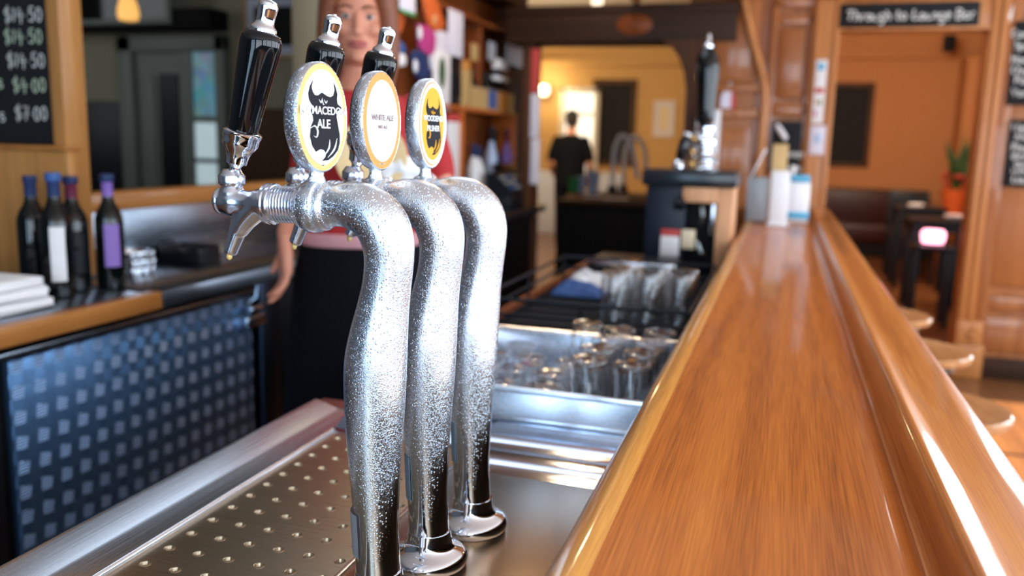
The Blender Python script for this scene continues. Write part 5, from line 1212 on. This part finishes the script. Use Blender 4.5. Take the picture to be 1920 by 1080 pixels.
def chair(label, x, y, rz, g='black lounge chairs'):
    T = thing('lounge_chair', label, 'chair', (x, y, 0), rz, g)
    MB().box(-.2, .2, -.2, .2, .43, .47, .012).build('seat', 'black_satin', T, local=True)
    MB().box(-.2, .2, .17, .20, .60, .92, .012).build('backrest', 'black_satin', T, local=True)
    for sx in (-1, 1):
        MB().box(sx*.18-.018, sx*.18+.018, -.19, -.155, 0, .43, .004).build('leg', 'black_satin', T, local=True)
        MB().box(sx*.18-.018, sx*.18+.018, .165, .20, 0, .92, .004).build('leg', 'black_satin', T, local=True)
    return T
chair('black chair at the right of the nearer lounge table', 1.72, 8.2, -1.2)
chair('black chair behind the farther lounge table', 1.30, 9.85, .0)
def ashtray(label, x, y, z):
    m = MB(); m.lathe([(0, 0), (.07, 0), (.082, .012), (.084, .028), (.076, .030), (.068, .012), (0, .009)], seg=24)
    o = m.build('ashtray', 'white_plastic', None, local=True, loc=(x, y, z)); return tag(o, label, 'ashtray', 'white ashtrays in the lounge')
ashtray('white ashtray on the farther black lounge table', 1.25, 9.12, .801); ashtray('white ashtray on the nearer black lounge table', 1.40, 7.98, .781)
t = thing('candle_lamp', 'pink glowing candle lamp on the nearer lounge table edge', 'lamp', (1.19, 7.74, .781))
t.location = (1.20, 7.78, .781); MW[t] = Matrix.Translation(t.location)
gl = at(1750, 440, y=7.2)
t.location = (gl.x, gl.y, .47); MW[t] = Matrix.Translation(t.location); t['label'] = 'pink glowing candle lamp on the low stool in front of the lounge tables'
MB().lathe([(.0, .012), (.075, .012), (.085, .05), (.085, .09), (.070, .11), (.0, .115)], seg=24).build('bowl', 'pink_glow', t, local=True)
MB().lathe([(0, .001), (.06, .001), (.06, .012), (0, .012)], seg=24).build('foot', 'black_satin', t, local=True)
t.location.z = gl.z-.075
T = thing('low_stool', 'low black stool carrying the pink candle lamp', 'stool', (gl.x, gl.y, 0))
hz = gl.z-.075-.001
MB().box(-.15, .15, -.15, .15, hz-.04, hz, .008).build('seat', 'black_satin', T, local=True)
for sx in (-1, 1):
    for sy in (-1, 1): MB().box(sx*.12-.018, sx*.12+.018, sy*.12-.018, sy*.12+.018, 0, hz-.041, .003).build('leg', 'black_satin', T, local=True)
# spiky plant in an orange pot on a small shelf
p = at(1786, 400, y=11.0)
T = thing('plant_stand', 'narrow timber plant stand in the right corner of the lounge', 'stand', (p.x, p.y, 0))
MB().box(-.18, .18, -.16, .16, p.z-.03, p.z, .006).build('top', 'shelf_wood', T, local=True)
for sx in (-1, 1): MB().box(sx*.13-.02, sx*.13+.02, -.12, .12, 0, p.z-.031, .004).build('leg', 'shelf_wood', T, local=True)
T = thing('potted_plant', 'spiky green potted plant with red flowers in the lounge corner', 'plant', (p.x, p.y, p.z+.001))
MB().lathe([(0, 0), (.10, 0), (.15, .25), (.155, .28), (.14, .28), (.13, .25), (0, .24)], seg=24).build('pot', 'orange', T, local=True)
m = MB(); rnd = random.Random(5)
for i in range(34):
    a = rnd.uniform(0, 2*PI); tilt = rnd.uniform(.05, .5); L_ = rnd.uniform(.40, .75)
    pts = [(math.cos(a)*math.sin(tilt)*L_*s*(.6+.5*s), math.sin(a)*math.sin(tilt)*L_*s*(.6+.5*s), .25+L_*math.cos(tilt)*s-.22*s*s*tilt) for s in (0, .25, .5, .75, 1)]
    m.tube(pts, [.014, .022, .020, .013, .002], 6, sx=.25)
m.build('leaves', 'leaf', T, local=True)
for i in range(12):
    a = rnd.uniform(0, 2*PI); MB().ball((.17*math.cos(a)*rnd.uniform(.3, 1), .17*math.sin(a)*rnd.uniform(.3, 1), .30+rnd.uniform(0, .16)), .035, (1, 1, .7), 10).build('flower', 'red_print', T, local=True)
m = MB(); m.box(-.07, .07, -.03, .03, -.10, .10, .01); p = at(1783, 85, y=11.9)
sp = m.build('wall_speaker', 'black_matte', None, local=True, loc=(p.x-.05, 11.70, p.z)); tag(sp, 'small dark loudspeaker high in the lounge corner', 'loudspeaker')

# ---------------------------------------------------------------- far room beyond the service opening
frame('framed_blackboard', 'tall framed blackboard on the yellow wall of the far room', (-2.375, 12.298, 1.63), .64, 1.22, .07, 'dark_wood_z', 'slate', cat='blackboard')
frame('poster', 'small pale poster pinned on the yellow wall of the far room', (-1.66, 12.298, 1.70), .30, .50, .02, 'cream', 'cream_paper', mat_mount='lilac_paper', mount=.06, cat='poster')
t = thing('wall_lamp', 'small glowing wall lamp on the yellow wall at the left of the far room', 'lamp', (-3.38, 12.2, 2.07))
MB().lathe([(0, -.08), (.05, -.075), (.085, 0), (.06, .07), (0, .08)], Matrix.Translation((-3.38, 12.16, 2.07)), 20).build('shade', 'bulb_glow', t); MB().box(-3.41, -3.35, 12.20, 12.298, 2.04, 2.10, .006).build('bracket', 'brass', t)
bulb('wall_lamp_light', (-3.38, 12.0, 2.10), 22, (1.0, 0.78, 0.42), 0.08)
p = at(1120, 4, y=8.5)
t = thing('ceiling_globe', 'small round ceiling lamp glowing above the dark beam', 'lamp', (p.x, p.y, p.z))
MB().ball((p.x, p.y, p.z), .055, seg=16).build('globe', 'bulb_glow', t); MB().lathe([(0.02, .05), (.02, ZC-p.z)], Matrix.Translation((p.x, p.y, p.z)), 10).build('stem', 'brass', t)
# dark counter of the far room with its two swan neck fonts
t = thing('far_counter', 'dark timber counter of the far room seen under the beam', 'counter', (-1.1, 7.2, 0))
MB().box(-1.71, -.35, 6.55, 7.95, .845, .885, .010).build('top', 'dark_wood', t); MB().box(-1.70, -.36, 6.60, 7.90, 0, .844, .006).build('front', 'black_matte', t)
MB().box(-1.70, -.36, 6.575, 6.599, .10, .16, .006).build('moulding', 'dark_wood', t)
for k, (b0, top_, e0, lab) in enumerate((((1148, 352), (1167, 254), (1200, 330), 'left hand pale metal swan neck tap arching over the dark far counter'), ((1168, 346), (1190, 257), (1216, 312), 'right hand pale metal swan neck tap arching over the dark far counter'))):
    yy = 7.62+.16*k; base = at(*b0, y=yy); base.z = .8855; tp = at(*top_, y=yy); en = at(*e0, y=yy)
    t = thing('swan_neck_tap', lab, 'beer tap', base, group='swan necks on the far counter')
    r = (en.x-base.x)*.36
    pts = smooth_path([(base.x, yy, .95), (base.x+.004, yy, tp.z-.16), (base.x+.03, yy, tp.z-.05), (tp.x, yy, tp.z), (tp.x+.07, yy, tp.z-.05), (tp.x+.11, yy, tp.z-.17), (en.x-.03, yy, en.z+.02), (en.x, yy, en.z-.02)], 5)
    MB().tube(pts, .021, 12).build('neck', 'pale_metal', t); MB().lathe([(0, 0), (.055, 0), (.055, .02), (.042, .03), (.040, .075), (0, .075)], Matrix.Translation((base.x, yy, .8865)), 18).build('base', 'black_satin', t)
ci = [(1075, 352, 'green', .14, 'small green tumbler on the far counter'), (1088, 350, 'lilac', .15, 'pale blue tumbler on the far counter, beside the green one'), (1112, 352, 'lilac', .20, 'taller pale tumbler in the middle of the far counter')]
for px, py, mt, h, lab in ci:
    p = at(px, py, y=7.3+.1*(px % 3)); m = MB(); m.lathe([(0, 0), (.045, 0), (.055, h), (.050, h), (.040, .012), (0, .012)], seg=18)
    o = m.build('tumbler', mt, None, local=True, loc=(p.x, p.y, .886)); tag(o, lab, 'tumbler')
for (px, py, w_, mt, lab) in ((1114, 369, .18, 'lilac_paper', 'loose white paper on the near edge of the far counter'), (1156, 372, .20, 'white_paper', 'white leaflet on the far counter beneath the swan necks'), (1078, 366, .14, 'red_print', 'small red leaflet on the left of the far counter')):
    p = at(px, py, z=.886); o = MB().box(-w_/2, w_/2, -.12, .12, 0, .004, .001, Matrix.Rotation(.2, 4, 'Z')).build('leaflet', mt, None, local=True, loc=(p.x, max(p.y, 6.72), .8858)); tag(o, lab, 'leaflet')
# lamp over the bar (out of frame) that lights the timber
t = thing('bar_pendant', 'brass pendant lamp over the back bar aisle', 'lamp', (-1.0, 4.3, 2.6))
MB().lathe([(.03, .10), (.05, .09), (.14, -.02), (.13, -.02), (.04, .08), (.03, .09)], Matrix.Translation((-1.0, 4.3, 2.74)), 24, caps=False).build('shade', 'brass', t); MB().tube([(-1.0, 4.3, 2.83), (-1.0, 4.3, ZC)], .006, 6).build('cord', 'black_matte', t)

# ---------------------------------------------------------------- people
def limb(m, pts, seg=16, sx=1.0):
    """tapering solid limb: (x, y, z, r) joints, rounded ends"""
    q = smooth_path(pts, 5)
    m.tube([p[:3] for p in q], [p[3] for p in q], seg, sx=sx)
    for p in (q[0], q[-1]): m.ball(p[:3], p[3]*.99, seg=14)
def loft(m, secs, seg=28):
    """stack of ovals (cx, cy, z, rx, ry)"""
    rings = [[m.bm.verts.new((cx+rx*math.cos(2*PI*k/seg), cy+ry*math.sin(2*PI*k/seg), z)) for k in range(seg)] for cx, cy, z, rx, ry in secs]
    for A, B in zip(rings, rings[1:]):
        for k in range(seg): m.bm.faces.new((A[k], A[(k+1) % seg], B[(k+1) % seg], B[k]))
    m.bm.faces.new(rings[0][::-1]); m.bm.faces.new(rings[-1])
def fuse(o, voxel, it=6):
    r = o.modifiers.new('remesh', 'REMESH'); r.mode = 'VOXEL'; r.voxel_size = voxel; r.use_smooth_shade = True
    s = o.modifiers.new('smooth', 'SMOOTH'); s.factor = .55; s.iterations = it
def hand(m, wrist, palm_dir, side, curl, thumb_side, size=1.0):
    """palm, four separate bent fingers and a thumb leaving the side of the palm"""
    d = Vector(palm_dir).normalized(); s = Vector(side); s = (s-d*s.dot(d)).normalized(); n = d.cross(s)      # n: palm's normal, fingers curl towards +n
    w = Vector(wrist); k = size
    for i in (-1, 0, 1): m.tube([w-d*.01*k+s*i*.006, w+d*.045*k+s*i*.022*k, w+d*.088*k+s*i*.026*k], [.018*k, .0165*k, .0125*k], 12)
    for i, L_ in zip((-1.5, -.5, .5, 1.5), ((.070, .082, .078, .062) if thumb_side < 0 else (.062, .078, .082, .070))):
        b = w+d*.085*k+s*i*.0185*k; p = [b]; a = 0
        for f in (.45, .32, .27):
            a += curl*(.8+.12*abs(i)); p.append(p[-1]+(d*math.cos(a)+n*math.sin(a)+s*i*.03)*(L_*f*k))
        m.tube(p, [.0098*k, .0092*k, .0084*k, .0070*k], 10); m.ball(p[-1], .007*k, seg=10)
    b = w+d*.030*k+s*thumb_side*.026*k; e1 = b+(d*.7+s*thumb_side*.62+n*.3).normalized()*.036*k; e2 = e1+(d*.9+s*thumb_side*.1+n*.45).normalized()*.030*k
    m.tube([b-d*.012*k, b, e1, e2], [.013*k, .0125*k, .0105*k, .0085*k], 10); m.ball(e2, .0085*k, seg=10)
def head(m, c, back=False):
    """c: centre at eye height; face towards -y"""
    x, y, z = c
    m.ball((x, y+.012, z+.035), .088, (.86, 1.06, 1.0), 24)
    loft(m, [(x, y-.012, z-.120, .030, .040), (x, y-.014, z-.108, .043, .056), (x, y-.008, z-.08, .056, .072), (x, y, z-.045, .066, .082), (x, y+.004, z, .072, .090), (x, y+.008, z+.045, .073, .090)], 24)
    # nose, brow, cheeks, lips, chin, ears
    m.tube([(x, y-.082, z+.005), (x, y-.096, z-.022), (x, y-.106, z-.042)], [.009, .011, .013], 10); m.ball((x, y-.104, z-.043), .013, (1.25, .9, .8), 12)
    for s in (-1, 1):
        m.ball((x+s*.031, y-.074, z+.017), .016, (1.5, .8, .55), 12); m.ball((x+s*.040, y-.066, z-.030), .022, (1, .8, .9), 12)
        m.ball((x+s*.075, y+.010, z-.012), .026, (.32, .75, 1.15), 12)
    m.ball((x, y-.080, z-.070), .019, (1.4, .55, .50), 12); m.ball((x, y-.072, z-.106), .018, (1.2, .7, .7), 12)
    limb(m, [(x, y+.020, z-.075, .050), (x, y+.028, z-.135, .048), (x, y+.03, z-.185, .055)])
def face(P, c):
    x, y, z = c
    for s in (-1, 1):
        MB().ball((x+s*.031, y-.0765, z), .0125, (1.15, .6, .62), 14).build('eye', 'eye_white', P, local=True)
        MB().ball((x+s*.031, y-.0835, z-.0005), .0062, (1, .45, 1), 12).build('pupil', 'eye_dark', P, local=True)
        m = MB(); q = smooth_path([(x+s*.012, y-.087, z+.020), (x+s*.030, y-.088, z+.027), (x+s*.050, y-.074, z+.021)], 4); m.tube(q, [.003]*len(q), 8); m.build('eyebrow', 'hair_red', P, local=True)
    m = MB(); q = smooth_path([(x-.026, y-.080, z-.069), (x-.010, y-.0905, z-.066), (x, y-.0905, z-.0685), (x+.010, y-.0905, z-.066), (x+.026, y-.080, z-.069)], 4); m.tube(q, [.0028+.0025*math.sin(PI*i/(len(q)-1)) for i in range(len(q))], 8)
    q = smooth_path([(x-.022, y-.081, z-.073), (x, y-.0905, z-.0775), (x+.022, y-.081, z-.073)], 4); m.tube(q, [.003+.003*math.sin(PI*i/(len(q)-1)) for i in range(len(q))], 8); m.build('lips', 'lip', P, local=True)

# the barmaid, facing the camera in the aisle
WX, WY = -1.145, 2.20; RZ = math.radians(27)
P = thing('person', 'barmaid with long auburn hair in a red top and black skirt behind the beer taps', 'person', (WX, WY, 0), RZ)
m = MB(); E_ = (-.005, 0, 1.640)
head(m, E_)
limb(m, [(0, .03, 1.50, .056), (0, .03, 1.44, .075)])
loft(m, [(0, .03, .84, .165, .115), (0, .03, .94, .172, .120), (0, .025, 1.03, .140, .100), (0, .02, 1.12, .128, .092), (.015, .015, 1.24, .142, .108), (.02, .02, 1.33, .148, .108), (.02, .03, 1.40, .148, .082), (0, .03, 1.45, .085, .06)])
for s in (-1, 1): limb(m, [(s*.088, .03, .90, .088), (s*.092, .03, .70, .076), (s*.09, .03, .50, .056), (s*.092, .045, .32, .052), (s*.09, .05, .10, .034), (s*.09, .05, .07, .036)])
for s in (-1, 1): limb(m, [(s*.09, .06, .045, .036), (s*.095, -.03, .035, .034), (s*.10, -.12, .028, .026)])
# her right arm hangs by her side, hand a little forward
limb(m, [(-.118, .045, 1.385, .050), (-.140, .095, 1.29, .043), (-.165, .140, 1.19, .037), (-.180, .110, 1.15, .036), (-.200, -.005, 1.075, .028), (-.206, -.035, 1.050, .0250)])
hand(m, (-.208, -.046, 1.040), (.03, -.12, -1), (.25, -1, .1), .34, -1, 1.12)
# her left arm is bent across, drying a plate with a cloth
limb(m, [(.165, .03, 1.385, .052), (.212, .03, 1.27, .044), (.235, .01, 1.15, .038), (.215, -.06, 1.135, .035), (.165, -.16, 1.185, .028), (.135, -.215, 1.215, .0225)])
hand(m, (.128, -.222, 1.222), (-.75, -.45, .35), (.1, .4, 1), .40, 1)
body = m.build('body', 'skin_pale', P, local=True); fuse(body, .0055, 3)
face(body, E_)
# clothes
m = MB()
loft(m, [(0, .022, 1.035, .168, .128), (0, .022, 1.05, .170, .130), (0, .018, 1.12, .158, .122), (.018, .010, 1.24, .158, .136), (.022, .018, 1.33, .165, .128), (.020, .03, 1.395, .165, .100), (0, .03, 1.435, .120, .085), (0, .03, 1.452, .090, .075)])
limb(m, [(.160, .03, 1.390, .066), (.207, .038, 1.27, .058), (.218, .038, 1.22, .056)]); limb(m, [(-.116, .045, 1.385, .062), (-.140, .065, 1.28, .055), (-.152, .070, 1.22, .053)])
top_ = m.build('red_top', 'cloth_red', P, local=True); fuse(top_, .008, 4)
m = MB(); loft(m, [(0, .022, 1.020, .171, .130), (0, .022, 1.028, .174, .133), (0, .022, 1.050, .174, .133), (0, .022, 1.058, .171, .130)]); m.build('pink_hem', 'cloth_pink', P, local=True)
m = MB(); loft(m, [(0, .03, .40, .235, .185), (0, .03, .42, .238, .188), (0, .03, .60, .222, .172), (0, .03, .80, .205, .155), (0, .03, .94, .190, .142), (0, .025, 1.02, .172, .130), (0, .022, 1.046, .166, .126)], 40)
for v in m.bm.verts:
    if v.co.z < .9: a = math.atan2(v.co.y-.03, v.co.x); f = 1+.022*math.sin(a*9)*(.95-v.co.z)/.5; v.co.x *= f; v.co.y = .03+(v.co.y-.03)*f
m.build('black_skirt', 'cloth_black', P, local=True)
for s in (-1, 1):
    m = MB(); limb(m, [(s*.09, .075, .048, .044), (s*.095, -.03, .044, .043), (s*.10, -.13, .036, .033)], 14); 
    for v in m.bm.verts: v.co.z = max(v.co.z, .001)
    m.build('shoe', 'black_satin', P, local=True)
# hair: parted cap with long side locks
m = MB(); x, y, z = E_
m.ball((x, y+.022, z+.045), .098, (.90, 1.0, .98), 24)
for v in m.bm.verts:                                        # open the hair over the face
    if v.co.y < y-.035 and v.co.z < z+.075: v.co.y = y-.035+(v.co.y-(y-.035))*.15
for s in (-1, 1):
    limb(m, [(x+s*.030, y-.062, z+.108, .030), (x+s*.066, y-.046, z+.055, .027), (x+s*.080, y-.030, z-.01, .025), (x+s*.082, y-.02, z-.08, .027), (x+s*.080, y-.005, z-.15, .026), (x+s*.076, y+.01, z-.20, .016)], 12)
    limb(m, [(x+s*.060, y+.03, z+.09, .045), (x+s*.078, y+.035, z, .036), (x+s*.080, y+.045, z-.10, .036), (x+s*.072, y+.05, z-.19, .022)], 12)
limb(m, [(x, y+.085, z+.06, .055), (x, y+.095, z-.05, .055), (x, y+.09, z-.15, .045), (x, y+.085, z-.20, .03)], 14)
hr = m.build('hair', 'hair_red', P, local=True); fuse(hr, .006, 4)
# the plate and cloth she holds
F = Matrix.Translation((WX, WY, 0)) @ Matrix.Rotation(RZ, 4, 'Z')
pc = F @ Vector((.028, -.285, 1.275)); nrm = F.to_3x3() @ Vector((.05, -1, .08))
m = MB(); m.lathe([(0, 0), (.055, 0), (.060, .003), (.088, .012), (.090, .015), (.086, .016), (.058, .007), (0, .005)], align(nrm, pc, F.to_3x3() @ Vector((1, 0, 0))), 40)
o = m.build('plate', 'tan_plate', None, loc=pc); tag(o, 'round tan plate held by the barmaid behind the white oval badge', 'plate')
m = MB(); rnd = random.Random(4)
cc = F @ Vector((.098, -.268, 1.240)); Rm = Matrix.Translation(cc) @ Matrix.Rotation(RZ, 4, 'Z') @ Matrix.Rotation(math.radians(12), 4, 'Y')
m.ball((0, 0, 0), .058, (1.5, .55, .80), 24); m.ball((.050, .0, -.016), .046, (1.2, .55, .8), 20)
for v in m.bm.verts: v.co += v.co.normalized()*(.006*math.sin(v.co.x*130+v.co.z*60)+.004*math.sin(v.co.z*190))
bmesh.ops.transform(m.bm, matrix=Rm, verts=m.bm.verts)
o = m.build('drying_cloth', 'towel', None, loc=cc); tag(o, 'bunched white drying cloth in the barmaid hand', 'cloth'); fuse(o, .005, 3)

# the man in the far room, seen from behind
P = thing('person', 'man in black T-shirt and trousers seen from behind in the far room', 'person', (-2.50, 10.3, 0), PI+.12)
E_ = (0, 0, 1.60)
m = MB(); head(m, E_)
limb(m, [(0, .03, 1.48, .058), (0, .03, 1.40, .08)])
loft(m, [(0, .03, .84, .165, .12), (0, .03, .95, .168, .122), (0, .02, 1.08, .160, .115), (0, .02, 1.25, .180, .120), (0, .03, 1.35, .180, .10), (0, .03, 1.42, .09, .07)])
for s in (-1, 1):
    limb(m, [(s*.09, .03, .90, .09), (s*.095, .03, .50, .062), (s*.095, .045, .32, .056), (s*.095, .05, .09, .038)]); limb(m, [(s*.095, .06, .05, .04), (s*.10, -.13, .035, .03)])
    limb(m, [(s*.165, .03, 1.35, .056), (s*.218, .04, 1.20, .050), (s*.234, .03, 1.08, .042), (s*.22, -.06, .98, .034), (s*.20, -.12, .92, .026)])
    hand(m, (s*.198, -.125, .912), (-.1*s, -.4, -1), (0, -1, .3), .4, -1, 1.05)
body = m.build('body', 'skin', P, local=True); fuse(body, .007, 3)
face(body, E_)
m = MB(); loft(m, [(0, .03, .86, .185, .140), (0, .03, .95, .190, .142), (0, .02, 1.08, .185, .138), (0, .02, 1.25, .205, .142), (0, .03, 1.35, .205, .12), (0, .03, 1.41, .12, .09), (0, .03, 1.435, .085, .075)])
for s in (-1, 1): limb(m, [(s*.165, .03, 1.355, .066), (s*.218, .04, 1.21, .062), (s*.232, .036, 1.14, .058)])
fuse(m.build('black_t_shirt', 'cloth_black', P, local=True), .010, 4)
m = MB(); loft(m, [(0, .03, .80, .185, .14), (0, .03, .90, .182, .138), (0, .03, .96, .178, .134)])
for s in (-1, 1): limb(m, [(s*.092, .03, .86, .100), (s*.095, .03, .50, .080), (s*.095, .045, .30, .072), (s*.095, .05, .085, .060)])
fuse(m.build('black_trousers', 'cloth_black', P, local=True), .010, 4)
for s in (-1, 1):
    m = MB(); limb(m, [(s*.095, .07, .05, .048), (s*.098, -.03, .048, .046), (s*.102, -.14, .038, .036)], 14)
    for v in m.bm.verts: v.co.z = max(v.co.z, .001)
    m.build('shoe', 'black_satin', P, local=True)
m = MB(); m.ball((0, .022, E_[2]+.045), .094, (.88, 1.02, .96), 24); m.ball((0, .05, E_[2]-.02), .075, (.92, .8, .9), 20)
for v in m.bm.verts:
    if v.co.y < -.04 and v.co.z < E_[2]+.07: v.co.y = -.04
fuse(m.build('hair', 'hair_dark', P, local=True), .007, 3)
